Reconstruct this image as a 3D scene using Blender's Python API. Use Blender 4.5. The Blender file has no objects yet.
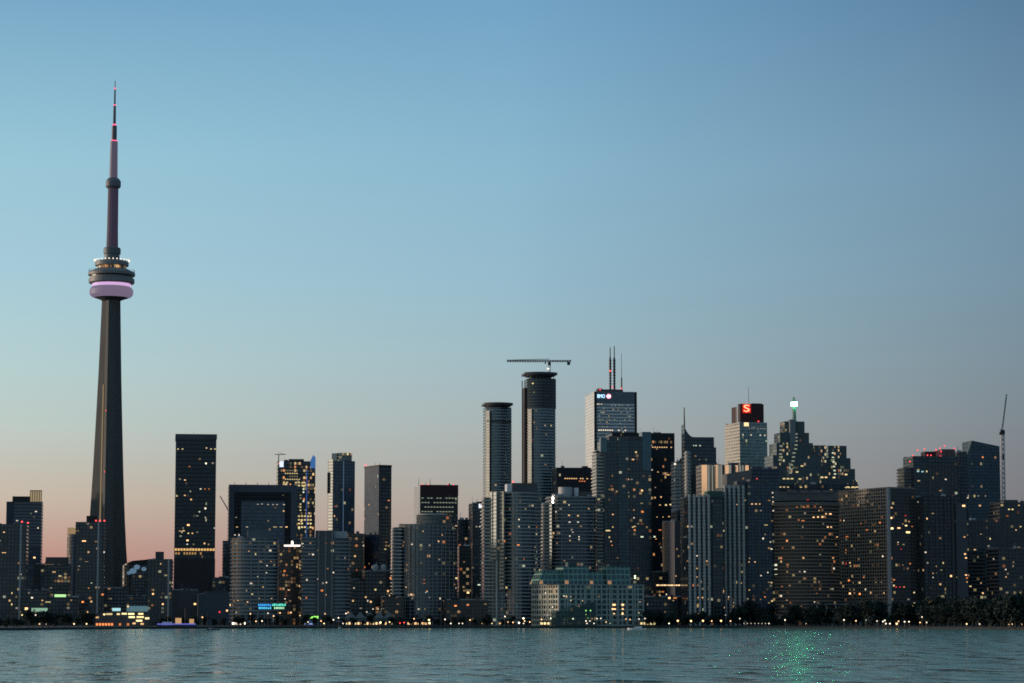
import bpy, bmesh, math, random
from mathutils import Vector, Matrix
from mathutils.bvhtree import BVHTree
R = math.radians
random.seed(11)
sc = bpy.context.scene
col = sc.collection

# ------------------------------------------------------------------ camera
F = 2500.0; CX, CY = 512.0, 341.5; HOR = 618.0; CH = 8.0
PITCH = math.atan((HOR - CY) / F)
cam = bpy.data.cameras.new("camera"); cam_o = bpy.data.objects.new("camera", cam); col.objects.link(cam_o)
cam.sensor_width = 36.0; cam.lens = F / 1024 * 36.0
cam.clip_start = 1.0; cam.clip_end = 90000
cam_o.location = (0, 0, CH); cam_o.rotation_euler = (R(90) + PITCH, 0, 0)
sc.camera = cam_o

def ray(px, py):
    dx, dy = (px - CX) / F, (CY - py) / F
    return Vector((dx, math.cos(PITCH) - dy * math.sin(PITCH), math.sin(PITCH) + dy * math.cos(PITCH)))
def P(px, py, Y):
    d = ray(px, py); t = Y / d.y
    return Vector((d.x * t, Y, CH + d.z * t))
GZ = 1.5   # height of the land

# ------------------------------------------------------------------ materials
def lin(c):
    return tuple((v / 255 / 12.92) if v / 255 <= 0.04045 else ((v / 255 + 0.055) / 1.055) ** 2.4 for v in c)
class NT:
    def __init__(s, nt): s.nt = nt; s.n = nt.nodes; s.l = nt.links
    def new(s, t, **k):
        n = s.n.new(t)
        for a, b in k.items(): setattr(n, a, b)
        return n
    def put(s, sock, v):
        if isinstance(v, bpy.types.NodeSocket): s.l.new(v, sock)
        elif v is not None:
            try: sock.default_value = v
            except Exception: sock.default_value = (*v, 1)
    def m(s, op, a, b=None, c=None, clamp=False):
        n = s.new('ShaderNodeMath', operation=op); n.use_clamp = clamp
        s.put(n.inputs[0], a)
        if b is not None: s.put(n.inputs[1], b)
        if c is not None: s.put(n.inputs[2], c)
        return n.outputs[0]
    def mix(s, f, a, b):
        n = s.new('ShaderNodeMix', data_type='RGBA')
        s.put(n.inputs[0], f); s.put(n.inputs[6], a); s.put(n.inputs[7], b)
        return n.outputs[2]
    def ramp(s, f, stops, interp='LINEAR'):
        n = s.new('ShaderNodeValToRGB'); cr = n.color_ramp; cr.interpolation = interp
        while len(cr.elements) < len(stops): cr.elements.new(0.5)
        for e, (p, c) in zip(cr.elements, stops): e.position = p; e.color = (*c, 1)
        s.put(n.inputs[0], f)
        return n.outputs[0]
def newmat(name):
    m = bpy.data.materials.new(name); m.use_nodes = True
    t = NT(m.node_tree); b = t.n['Principled BSDF']
    return m, t, b

def plain(name, c, rough=0.7, metal=0.0, noise=0.25, scale=0.15):
    m, t, b = newmat(name)
    tc = t.new('ShaderNodeTexCoord')
    nz = t.new('ShaderNodeTexNoise'); nz.inputs['Scale'].default_value = scale; nz.inputs['Detail'].default_value = 5
    t.l.new(tc.outputs['Object'], nz.inputs['Vector'])
    dark = tuple(v * (1 - noise) for v in c); lite = tuple(min(1, v * (1 + noise)) for v in c)
    t.put(b.inputs['Base Color'], t.mix(nz.outputs[0], (*dark, 1), (*lite, 1)))
    b.inputs['Roughness'].default_value = rough; b.inputs['Metallic'].default_value = metal
    return m
_em = {}
def emit(c, s, name='lamp_and_reflection_glow', sample=False):
    k = (tuple(c), s, sample)
    if k in _em: return _em[k]
    m, t, b = newmat(name)
    b.inputs['Base Color'].default_value = (0.02, 0.02, 0.02, 1)
    b.inputs['Emission Color'].default_value = (*c, 1); b.inputs['Emission Strength'].default_value = s
    m.cycles.emission_sampling = 'AUTO' if sample else 'NONE'
    _em[k] = m
    return m
COL = {'W': (1, .58, .26), 'O': (1, .30, .08), 'Y': (1, .78, .36), 'P': (.9, 1, .72), 'G': (.35, 1, .25), 'R': (1, .06, .07),
       'C': (.5, .95, 1), 'B': (.08, .25, 1), 'N': (1, .85, .66), 'V': (.75, .5, .95)}

_fseed = [0]
def fac(wall=(.12, .12, .13), glass=(.02, .03, .045), fh=3.2, bw=3.0, slab=.3, pier=.2, lit=.03, warm=.5, row=0.0, gloss=.12, power=.38,
        wrough=.6, refl=1.0, tint=.35, name='facade_glazing'):
    """window grid on a wall, in metres of perimeter (u) and height (v)"""
    _fseed[0] += 7.31
    sd = _fseed[0]
    m, t, b = newmat(name)
    uv = t.new('ShaderNodeUVMap'); sep = t.new('ShaderNodeSeparateXYZ'); t.l.new(uv.outputs[0], sep.inputs[0])
    cu, cv = t.m('DIVIDE', sep.outputs[0], bw), t.m('DIVIDE', sep.outputs[1], fh)
    fu, fv = t.m('FRACT', cu), t.m('FRACT', cv)
    iu, iv = t.m('FLOOR', cu), t.m('FLOOR', cv)
    win = t.m('MULTIPLY', t.m('GREATER_THAN', fu, pier), t.m('GREATER_THAN', fv, slab))
    cmb = t.new('ShaderNodeCombineXYZ'); t.put(cmb.inputs[0], iu); t.put(cmb.inputs[1], iv); cmb.inputs[2].default_value = sd
    wn = t.new('ShaderNodeTexWhiteNoise', noise_dimensions='3D'); t.l.new(cmb.outputs[0], wn.inputs[0])
    wsep = t.new('ShaderNodeSeparateColor'); t.l.new(wn.outputs['Color'], wsep.inputs[0])
    r1, r2, r3 = wsep.outputs[0], wsep.outputs[1], wsep.outputs[2]
    # rows that are lit along most of a floor
    cmb2 = t.new('ShaderNodeCombineXYZ'); t.put(cmb2.inputs[0], iv); cmb2.inputs[1].default_value = sd
    wn2 = t.new('ShaderNodeTexWhiteNoise', noise_dimensions='2D'); t.l.new(cmb2.outputs[0], wn2.inputs[0])
    isrow = t.m('LESS_THAN', wn2.outputs['Value'], row)
    thr = t.m('ADD', lit * (1.0 if lit > .2 else .75), t.m('MULTIPLY', isrow, .4))
    cn = t.new('ShaderNodeTexNoise'); cn.inputs['Scale'].default_value = .22; cn.inputs['Detail'].default_value = 2; t.l.new(cmb.outputs[0], cn.inputs['Vector'])
    clus = t.new('ShaderNodeMapRange'); t.l.new(cn.outputs[0], clus.inputs[0]); clus.inputs[1].default_value = .45; clus.inputs[2].default_value = .68; clus.inputs[3].default_value = .15; clus.inputs[4].default_value = 3.4
    thr = t.m('MULTIPLY', thr, clus.outputs[0]) if lit < .15 else thr
    on = t.m('LESS_THAN', r1, thr)
    # curtains and blinds: a slow variation and a cell variation
    tc = t.new('ShaderNodeTexCoord')
    nz = t.new('ShaderNodeTexNoise'); nz.inputs['Scale'].default_value = .03; nz.inputs['Detail'].default_value = 4
    t.l.new(tc.outputs['Object'], nz.inputs['Vector'])
    gl = t.mix(r2, tuple(v * (1 - tint) for v in glass) + (1,), tuple(v * (1 + tint * 1.4) for v in glass) + (1,))
    wl = t.mix(nz.outputs[0], tuple(v * .65 for v in wall) + (1,), tuple(v * 1.3 for v in wall) + (1,))
    t.put(b.inputs['Base Color'], t.mix(win, wl, gl))
    t.put(b.inputs['Roughness'], t.m('ADD', t.m('MULTIPLY', win, gloss - wrough), wrough))
    t.put(b.inputs['Specular IOR Level'], t.m('ADD', t.m('MULTIPLY', win, .5 * refl), .2))
    b.inputs['IOR'].default_value = 1.9; b.inputs['Specular Tint'].default_value = (.72, .93, 1, 1)
    ec = t.ramp(r3, [(0, COL['O']), (warm * .3, COL['W']), (warm, COL['Y']), (1, COL['P'])])
    t.put(b.inputs['Emission Color'], ec)
    t.put(b.inputs['Emission Strength'], t.m('MULTIPLY', t.m('MULTIPLY', win, on), t.m('MULTIPLY', t.m('ADD', t.m('MULTIPLY', r2, r2), .08), power)))
    # each pane sits at a hair's different tilt
    cx = t.new('ShaderNodeCombineXYZ'); t.put(cx.inputs[0], t.m('MULTIPLY', t.m('SUBTRACT', r2, .5), .025)); t.put(cx.inputs[1], t.m('MULTIPLY', t.m('SUBTRACT', r3, .5), .025)); t.put(cx.inputs[2], t.m('MULTIPLY', t.m('SUBTRACT', r1, .5), .03))
    geo = t.new('ShaderNodeNewGeometry')
    va = t.new('ShaderNodeVectorMath', operation='ADD'); t.l.new(geo.outputs['Normal'], va.inputs[0]); t.l.new(cx.outputs[0], va.inputs[1])
    vn = t.new('ShaderNodeVectorMath', operation='NORMALIZE'); t.l.new(va.outputs[0], vn.inputs[0])
    t.l.new(vn.outputs[0], b.inputs['Normal'])
    m.cycles.emission_sampling = 'NONE'
    return m

CONC = plain('concrete', (.30, .29, .27), .8)
DCONC = plain('dark_concrete', (.10, .10, .10), .8)
ROOF = plain('roof_gravel', (.06, .06, .065), .9)
STEEL = plain('painted_steel', (.10, .105, .11), .5, .3)
DSTEEL = plain('dark_steel', (.035, .038, .045), .45, .3)
WHITE = plain('white_paint', (.75, .76, .76), .6)
PANEL = plain('pale_panel', (.45, .46, .46), .5)
REDM = plain('dark_red_cladding', (.045, .010, .012), .5)
TEAL = plain('teal_panel', (.045, .10, .09), .5)
BLACKP = plain('black_panel', (.012, .013, .016), .35)
BARK = plain('bark', (.05, .04, .03), .9)

# ------------------------------------------------------------------ mesh helpers
class MB:
    def __init__(s): s.v = []; s.f = []; s.uv = []; s.mi = []; s.sm = []
    def face(s, pts, uvs=None, mi=0, sm=False):
        i = len(s.v); s.v += [tuple(p) for p in pts]; s.f.append(tuple(range(i, i + len(pts))))
        s.uv.append(uvs or [(p[0], p[1]) for p in pts]); s.mi.append(mi); s.sm.append(sm)
    def prism(s, pts, z0, z1, mi=0, top=1, u0=0.0, ztop=None, v0=0.0, bottom=False):
        """pts counter-clockwise from above; ztop(x, y) slopes the roof"""
        zt = (lambda p: ztop(*p)) if ztop else (lambda p: z1)
        u = u0; n = len(pts)
        for i in range(n):
            a, b = pts[i], pts[(i + 1) % n]; L = math.hypot(b[0] - a[0], b[1] - a[1])
            if L < 1e-6: continue
            s.face([(*a, z0), (*b, z0), (*b, zt(b)), (*a, zt(a))], [(u, z0 - v0), (u + L, z0 - v0), (u + L, zt(b) - v0), (u, zt(a) - v0)], mi)
            u += L
        s.face([(*p, zt(p)) for p in pts], None, top)
        if bottom: s.face([(*p, z0) for p in reversed(pts)], None, top)
    def box(s, x0, x1, y0, y1, z0, z1, mi=0, top=None):
        s.prism([(x0, y0), (x1, y0), (x1, y1), (x0, y1)], z0, z1, mi, mi if top is None else top, bottom=True)
    def bar(s, a, b, w, mi=0):
        a, b = Vector(a), Vector(b); d = (b - a).normalized()
        u = d.cross(Vector((0, 0, 1)) if abs(d.z) < .9 else Vector((1, 0, 0))).normalized() * w / 2; v = d.cross(u).normalized() * w / 2
        q = [u + v, -u + v, -u - v, u - v]
        for i in range(4):
            j = (i + 1) % 4; s.face([a + q[j], a + q[i], b + q[i], b + q[j]], None, mi)
        s.face([b + k for k in q], None, mi); s.face([a + k for k in reversed(q)], None, mi)
    def lathe(s, prof, n=32, c=(0, 0), mi=0, sm=True):
        u = 0
        for (r0, z0), (r1, z1) in zip(prof, prof[1:]):
            for i in range(n):
                a0, a1 = 2 * math.pi * i / n, 2 * math.pi * (i + 1) / n
                p = lambda r, a, z: (c[0] + r * math.cos(a), c[1] + r * math.sin(a), z)
                q = [p(r0, a0, z0), p(r0, a1, z0), p(r1, a1, z1), p(r1, a0, z1)]
                if r1 < 1e-4: q = q[:3]
                elif r0 < 1e-4: q = [q[0], q[2], q[3]]
                s.face(q, [(0, 0)] * len(q) if len(q) < 4 else [(a0 * r0, z0), (a1 * r0, z0), (a1 * r0, z1), (a0 * r0, z1)], mi, False)
    def build(s, name, mats, parent=None, merge=False):
        me = bpy.data.meshes.new(name); me.from_pydata(s.v, [], s.f)
        for m in (mats if isinstance(mats, (list, tuple)) else [mats]): me.materials.append(m)
        ul = me.uv_layers.new(name='UVMap'); k = 0
        for p, uv in zip(me.polygons, s.uv):
            for j in range(len(uv)): ul.data[k].uv = uv[j]; k += 1
        nm = len(me.materials)
        for p, mi in zip(me.polygons, s.mi): p.material_index = min(mi, nm - 1)
        if merge:
            bm = bmesh.new(); bm.from_mesh(me); bmesh.ops.remove_doubles(bm, verts=bm.verts, dist=.001); bm.to_mesh(me); bm.free()
            for p in me.polygons: p.use_smooth = True
        o = bpy.data.objects.new(name, me); col.objects.link(o)
        if parent: o.parent = parent
        return o
def tag(o, label, cat, group=None):
    o['label'] = label; o['category'] = cat
    if group: o['group'] = group
    return o
def empty(name, loc, rz=0):
    o = bpy.data.objects.new(name, None); col.objects.link(o); o.location = loc; o.rotation_euler = (0, 0, rz); o.empty_display_size = 5
    return o
def rrect(x0, x1, y0, y1, fl=0, fr=0, seg=7, bl=0, br=0):
    """plan rectangle whose front-left / front-right corners are rounded with radius fl / fr"""
    pts = []
    def arc(cx, cy, r, a0, a1):
        if r <= 0: pts.append((cx, cy)); return
        for i in range(seg + 1):
            a = R(a0 + (a1 - a0) * i / seg); pts.append((cx + r * math.cos(a), cy + r * math.sin(a)))
    arc(x0 + fl, y0 + fl, fl, 180, 270); arc(x1 - fr, y0 + fr, fr, 270, 360); arc(x1 - br, y1 - br, br, 0, 90); arc(x0 + bl, y1 - bl, bl, 90, 180)
    return pts
def bow(x0, x1, y0, y1, b, seg=12):
    """front wall bowed forward by b"""
    pts = []
    for i in range(seg + 1):
        s = i / seg; pts.append((x0 + (x1 - x0) * s, y0 - b * (1 - (2 * s - 1) ** 2)))
    return pts + [(x1, y1), (x0, y1)]
def grow(pts, d):
    n = len(pts); out = []
    for i in range(n):
        p0, p1, p2 = Vector(pts[i - 1]), Vector(pts[i]), Vector(pts[(i + 1) % n])
        e1, e2 = (p1 - p0), (p2 - p1)
        if e1.length < 1e-6 or e2.length < 1e-6: out.append(tuple(p1)); continue
        e1.normalize(); e2.normalize(); n1, n2 = Vector((e1.y, -e1.x)), Vector((e2.y, -e2.x))
        k = n1 + n2; k = k / max(.4, k.dot(k) / 2) ; out.append((p1.x + k.x * d, p1.y + k.y * d))
    return out

# ------------------------------------------------------------------ buildings
BV, BF, BO = [], [], []           # walls of every building for placing lit windows on them
ALLB = []
class Bld:
    """root stands at the front-left foot; local x runs along the front wall, local y away from the water"""
    def __init__(s, name, label, cat, xl, xr, yt, Y, d=32, th=8, xc=None, group=None, fh=3.2, bw=3.0):
        s.t = t = R(th); s.Y = Y; s.yt = yt; s.fh = fh; s.bw = bw; s.xl, s.xr = xl, xr
        if xc is None: xc = xl
        p = P(xc, yt, Y); s.H = p.z - GZ
        s.O = Vector((p.x, Y, GZ)); s.w = s.X(xr, yt)
        if xc != xl:
            q = ray(xl, yt); m = q.x / q.y
            s.d = (s.O.x - m * Y) / (math.sin(t) + m * math.cos(t))
        else: s.d = d
        s.root = empty(name, s.O, t); tag(s.root, label, cat, group); s.M = Matrix.Translation(s.O) @ Matrix.Rotation(t, 4, 'Z')
        ALLB.append(s); s.nwin = 0
    def X(s, px, py=None, yl=0.0):
        q = ray(px, s.yt if py is None else py); m = q.x / q.y; c, n = math.cos(s.t), math.sin(s.t)
        return (m * (s.O.y + yl * c) - s.O.x + yl * n) / (c - m * n)
    def Z(s, py, px=None):
        return P(s.xl if px is None else px, py, s.Y).z - GZ
    def body(s, pts, z0, z1, mat, roof=ROOF, name='facade', ztop=None, hit=True, v0=0):
        mb = MB(); mb.prism(pts, z0, z1, 0, 1, ztop=ztop, v0=v0); o = mb.build(name, [mat, roof], s.root)
        if hit:
            n = len(pts)
            for i in range(n):
                a, b = pts[i], pts[(i + 1) % n]; k = len(BV)
                for p in ((*a, z0), (*b, z0), (*b, z1), (*a, z1)): BV.append(s.M @ Vector(p))
                BF.append((k, k + 1, k + 2, k + 3)); BO.append(s)
        return o
    def rect(s): return [(0, 0), (s.w, 0), (s.w, s.d), (0, s.d)]
    def slabs(s, pts, z0, z1, out=1.1, th=.9, mat=None, step=None, name='balcony_stack', gap=None):
        """one balcony slab and its railing per floor, pattern of the facade"""
        mb = MB(); g = grow(pts, out); z = z0
        while z < z1:
            mb.prism(g, z, min(z + th, z1), 0, 0, bottom=True); z += step or s.fh
        return mb.build(name, mat or CONC, s.root)
    def box(s, name, mat, x0, x1, y0, y1, z0, z1):
        mb = MB(); mb.box(x0, x1, y0, y1, z0, z1); return mb.build(name, mat, s.root)
    def bump(s, px0, px1, pyt, mat=PANEL, name='penthouse', y0=5, y1=18, z0=None):
        return s.box(name, mat, s.X(px0, pyt, y0), s.X(px1, pyt, y0), y0, y1, s.H if z0 is None else z0, s.Z(pyt))
    def poly(s, name, mat, x, y, z0, z1, r=.4):
        mb = MB(); mb.lathe([(r, z0), (r * .6, z1), (0, z1)], 8, (x, y)); return mb.build(name, mat, s.root)
    def beacon(s, px, py, y=1.0, c='R', r=.75, e=3.0):
        mb = MB(); x, z = s.X(px, py, y), s.Z(py); mb.lathe([(0, z - r), (r * .8, z - r * .6), (r, z), (r * .8, z + r * .6), (0, z + r)], 8, (x, y))
        return mb.build('warning_light', emit(COL[c], e), s.root)
    def plant(s, n=4, zt=None):
        """small machines, vents and rails on the roof"""
        rnd = random.Random(len(ALLB)); z = s.H if zt is None else zt
        for i in range(n):
            x = rnd.uniform(.12, .8) * s.w; y = rnd.uniform(3, max(4, s.d - 6)); w = rnd.uniform(2, 5); h = rnd.uniform(1, 2.6)
            mb = MB(); mb.box(x, x + w, y, y + w * .8, z, z + h); mb.box(x + .3, x + .5, y + .3, y + .5, z + h, z + h + rnd.choice([0.2, 3, 5])); mb.build('roof_unit', PANEL if i % 2 else STEEL, s.root)

_wm = {}
def window_on(b, loc, nrm, w, h, c, e):
    w, h, e = max(.8, round(w * .85 * 2) / 2), max(.8, round(h * .85 * 2) / 2), max(.25, round(e * .72 * 4) / 4)
    k = (w, h, c, e)
    if k not in _wm:
        mb = MB(); mb.box(-w / 2, w / 2, -.12, .12, -h / 2, h / 2)
        me_o = mb.build('window', emit(COL[c], e)); _wm[k] = me_o.data; bpy.data.objects.remove(me_o)
    o = bpy.data.objects.new('window', _wm[k]); col.objects.link(o); o.parent = b.root
    L = b.M.inverted() @ (loc + nrm * .1); n = (b.M.inverted().to_3x3() @ nrm)
    o.location = L; o.rotation_euler = (0, 0, math.atan2(n.y, n.x) + math.pi / 2)
    b.nwin += 1
    return o

CT = 'tower'
def simple(label, xl, xr, yt, Y, mat, d=30, th=8, xc=None, name='condo_tower', cat='condo tower', fl=0, fr=0, slabs=0, fh=3.2, smat=None, bowf=0, **k):
    b = Bld(name, label, cat, xl, xr, yt, Y, d, th, xc, fh=fh, **k)
    pts = bow(0, b.w, bowf, b.d, bowf) if bowf else rrect(0, b.w, 0, b.d, fl, fr)
    b.pts = pts
    b.body(pts, 0, b.H, mat)
    if slabs: b.slabs(pts, fh, b.H + .1, slabs, 1.15, smat)
    if th < 30 and b.w > 8: b.plant(3)
    b.box('roof_parapet', PANEL if not slabs else CONC, .4, b.w - .4, b.d - 1, b.d - .4, b.H, b.H + 1.2)
    return b

navy = dict(wall=(.05, .055, .06), glass=(.018, .024, .03))
_gl = []
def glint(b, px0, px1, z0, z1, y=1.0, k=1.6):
    """slanted cream strip added along the left edge to catch the sunset glint"""
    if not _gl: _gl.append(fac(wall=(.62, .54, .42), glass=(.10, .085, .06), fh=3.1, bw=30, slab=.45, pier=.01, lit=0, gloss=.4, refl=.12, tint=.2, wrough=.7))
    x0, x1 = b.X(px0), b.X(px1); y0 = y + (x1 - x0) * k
    b.body([(x0, y0), (x1, y), (x1, y0 + 6), (x0, y0 + 6)], z0, z1, _gl[0], PANEL, 'added_glint_edge')  # added part, its slant and cream shaped for the bright edge
# ---- far left
b = simple('dark condo tower cut by the left frame edge, with two red roof lights', -14, 27, 524, 2150, fac(**navy, lit=.05), slabs=.5, smat=DCONC)
b.box('stair_shaft', PANEL, b.X(20.3), b.X(22), -.8, 0, 0, b.H); b.beacon(22, 521.5); b.beacon(28, 522.5); b.plant(3)
b = simple('dark blue tower with glowing roof screen behind the far left condo', 6.5, 42, 501.5, 2500, fac(wall=(.05, .06, .08), glass=(.015, .03, .06), bw=40, slab=.35, lit=.01), fh=3.6, cat='office tower', name='office_tower')
b.bump(12.5, 30, 496, BLACKP); b.bump(30, 41.5, 490.5, emit((.55, .42, .24), .55), 'roof_screen', 2, 4)
mb = MB()
for i in range(6):
    x = b.X(30) + i * (b.X(41.5) - b.X(30)) / 5; mb.box(x - .25, x + .25, 1.2, 1.8, b.H, b.Z(490))
mb.box(b.X(30), b.X(41.5), 1.2, 1.8, b.Z(490.8), b.Z(490)); mb.build('screen_frame', DSTEEL, b.root)
b = simple('low dark stepped block with dim lit rows left of the observation tower', 34, 70, 564, 2320, fac(**navy, lit=.05, row=.2, warm=.8), cat='apartment block', name='apartment_block')
b.bump(46, 68, 557, DCONC, y0=2, y1=22); b.plant(3)
b = simple('round topped blue tower with a lit glass crown left of the observation tower', 67, 90, 534, 2420, fac(wall=(.04, .06, .09), glass=(.015, .03, .06), lit=.02), fl=8)
mb = MB(); mb.prism(rrect(b.X(75), b.X(92), 3, 24, 8, 0), b.H, b.Z(523)); mb.build('penthouse', DCONC, b.root)
b.bump(67.5, 76, 527.5, emit((.6, .4, .2), .5), 'crown_glass', 2, 9)
b = simple('dark condo with pale stair strip in front of the observation tower shaft', 76, 105, 522, 2280, fac(**navy, lit=.04), slabs=.4, smat=DCONC)
b.box('stair_shaft', PANEL, b.X(97.8), b.X(99.6), -.7, 0, 0, b.H); b.bump(86.5, 98, 515.5, BLACKP)
for px in (96, 100, 104.5): b.beacon(px, 520.5)
b = simple('low dark arena building with pale round panels right of the tower shaft', 122, 150, 565, 2450, fac(**navy, lit=.02), cat='arena', name='arena_building', fl=9)
mb = MB(); mb.prism(rrect(2, b.w, 2, 26, 8, 0), b.H, b.Z(559), ztop=lambda x, y: b.H + (b.Z(559) - b.H) * min(1, x / 14)); mb.build('roof', BLACKP, b.root)
for px, py, r in ((133, 571, 3.5), (137, 567, 3), (144, 569, 2.5), (129, 573, 2)):
    mb = MB(); x, z = b.X(px), b.Z(py); n = 12
    mb.face([(x + r * math.cos(-i * -2 * math.pi / n), -.2, z + r * .8 * math.sin(-i * -2 * math.pi / n)) for i in range(n)]); mb.build('round_panel', emit((.16, .28, .42), .6), b.root)
b = simple('slim dark apartment block with a stair head left of the tall dark slab', 147.5, 173, 559.5, 2200, fac(wall=(.05, .045, .045), glass=(.015, .018, .022), lit=.05), slabs=.4, smat=DCONC, cat='apartment block', name='apartment_block')
b.bump(155.5, 164, 551.5, DCONC); b.box('stair_shaft', PANEL, b.X(168), b.X(169.5), -.8, 0, 0, b.H)
# ---- tall dark slab
b = simple('tall dark glass slab with one bright yellow floor near its foot', 176, 216.5, 434.5, 2400, fac(refl=.5, wall=(.03, .036, .042), glass=(.012, .018, .024), bw=1.6, fh=3.9, slab=.3, pier=.22, lit=.012, row=.03, gloss=.1), fh=3.9, cat='office tower', name='office_tower', d=42)
b.box('roof_band', STEEL, -.5, b.w + .5, -.5, b.d, b.Z(438.5), b.H + .6)
mb = MB()
for i in range(14):
    mb.box(i * b.w / 14 + .4, (i + 1) * b.w / 14 - .3, -.25, -.05, b.Z(550.6), b.Z(548.4))
mb.build('lit_floor', emit((1, .58, .2), .85), b.root)
for i in (0, 1, 3, 4, 5, 6, 7, 9): b.box('window', emit((.9, .5, .16), .45), 1 + i * 2.6, 2.6 + i * 2.6, -.25, -.05, b.Z(554.5), b.Z(552.2))
b.box('lower_wall', plain('brown_wall', (.045, .035, .04), .7), -.3, b.w + .3, -.4, 0, b.Z(592), b.Z(559)); 
b = simple('low grey windowless hall at the foot of the tall dark slab', 172, 199, 590, 2250, plain('grey_metal_wall', (.10, .11, .12), .6), cat='hall', name='exhibition_hall', d=50)
b = simple('low wide blue grey shed between the dark slab and the curved condo', 198, 236, 594, 2230, plain('blue_grey_wall', (.09, .11, .13), .6), cat='hall', name='exhibition_hall', d=40); b.bump(205, 228, 591, STEEL); b.plant(4)
b = simple('small dark block with lit roof terrace behind the blue grey shed', 212, 229, 578, 2400, fac(**navy, lit=.12), cat='apartment block', name='apartment_block')
# ---- portal shaped black building
b = Bld('office_tower', 'broad portal shaped office block with a black recess round its centre panel', 'office tower', 229, 297, 484.5, 2450, 34, 8)
W_ = b.w; pm = fac(wall=(.05, .06, .08), glass=(.03, .045, .07), fh=3.6, bw=2.2, slab=.25, pier=.15, lit=.004)
rec = fac(refl=.06, wall=(.01, .01, .013), glass=(.006, .008, .012), fh=3.6, bw=3, slab=.3, lit=.004)
cpan = fac(refl=.7, wall=(.10, .125, .155), glass=(.06, .085, .12), fh=3.6, bw=1.8, slab=.3, pier=.12, lit=.004)
b.body([(0, 2.5), (W_, 2.5), (W_, b.d), (0, b.d)], 0, b.H, rec, name='recess_wall')
mb = MB(); x1, x2 = b.X(234.5), b.X(291)
mb.box(0, x1, 0, 2.4, 0, b.H); mb.box(x2, W_, 0, 2.4, 0, b.H); mb.box(x1, x2, 0, 2.4, b.Z(492), b.H); mb.build('portal_frame', plain('blue_grey_metal', (.085, .10, .13), .35), b.root)
b.body([(b.X(241.5), .8), (b.X(285), .8), (b.X(285), 2.4), (b.X(241.5), 2.4)], 0, b.Z(501), cpan, name='centre_panel')
for z in (497, 494.5): b.box('louvre', DSTEEL, x1, x2, 1.9, 2.4, b.Z(z), b.Z(z - 1))
for i in range(6): b.poly('roof_rail_post', STEEL, (i + .5) * W_ / 6, 1, b.H, b.H + 2.5, .3)
b = simple('dark low wing stepping down left of the portal shaped block', 223, 231, 541, 2440, fac(**navy, lit=.03), cat='apartment block', name='apartment_block')
# derrick leaning beside it
mb = MB(); a0 = P(229.5, 512, 2600); a1 = P(220, 496, 2600); base = P(229.5, 545, 2600)
mb.bar((a0.x, a0.y, GZ), a0, 1.2); mb.bar(a0, a1, .9); mb.bar(a0 + Vector((0, 1.5, -1.5)), a1, .5)
o = mb.build('crane', STEEL); tag(o, 'thin leaning crane jib between the dark slab and the portal shaped block', 'crane')
# ---- lit yellow tower with blue fin
b = simple('office tower full of yellow lit floors with a blue fin and small roof crane', 278, 315.5, 461, 2650, fac(wall=(.02, .025, .03), glass=(.012, .016, .022), fh=3.8, bw=2.4, lit=.22, warm=.9, row=.15, power=.9), fh=3.8, cat='office tower', name='office_tower')
b.bump(289, 304, 458.5, DCONC, y0=6)
b.box('roof_sign', emit((.7, .78, 1), 1.2), b.X(279.5), b.X(283.6), -.6, 0, b.Z(467), b.Z(461.2))
mb = MB(); x0, x1 = b.X(310.5), b.X(315.5); zb, zt = b.Z(468), b.Z(454.5)
mb.face([(x0, -.6, zb), (x1, -.6, zb), (x1, -.6, b.Z(457)), (b.X(313.3), -.6, zt), (x0, -.6, b.Z(460))]); mb.face([(x0, .2, zb), (x0, .2, b.Z(460)), (b.X(313.3), .2, zt), (x1, .2, b.Z(457)), (x1, .2, zb)])
mb.face([(x0, .2, zb), (x0, -.6, zb), (x0, -.6, b.Z(460)), (x0, .2, b.Z(460))]); mb.build('blue_fin', emit((.05, .16, .42), .8), b.root)
b.box('blue_light_strip', emit((.03, .10, .36), .6), b.X(306.4), b.X(307.6), -.5, -.2, b.Z(540), b.Z(470))
mb = MB(); x = b.X(278.8); mb.bar((x, 3, b.H), (x, 3, b.Z(454)), .9); mb.bar((b.X(274.8), 3, b.Z(454.2)), (b.X(286), 3, b.Z(454.2)), .7); mb.bar((x, 3, b.Z(452.5)), (b.X(284), 3, b.Z(454)), .3); mb.build('roof_crane', STEEL, b.root)
rnd = random.Random(4)
def winrow(b, y, xs, w, h, c, e):
    for px in xs:
        L = Vector((b.X(px, y), 0, b.Z(y))); window_on(b, b.M @ L, b.M.to_3x3() @ Vector((0, -1, 0)), w, h, c, e)
for y in (470.5, 473.3, 476.2, 479.2):
    winrow(b, y, [285.5 + 2.3 * i for i in range(7) if rnd.random() < .75], 1.7, 1.3, 'Y', rnd.choice([.5, .5, 1]))
for y in (482.5, 485.4): winrow(b, y, [284, 287, 296, 299, 302.5, 304.5], 2.5, 1.5, 'Y', 1)
for y in (516, 519.7, 523.4, 527): winrow(b, y, [299 + 2.9 * i for i in range(5) if rnd.random() < .9], 2.6, 2.0, 'Y', rnd.choice([1, 1.5]))
for y in range(486, 516, 3): winrow(b, y, [rnd.choice([300.5, 303.5, 309])], 2, 2, rnd.choice('YYP'), rnd.choice([.5, 1, 1.5]))
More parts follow.
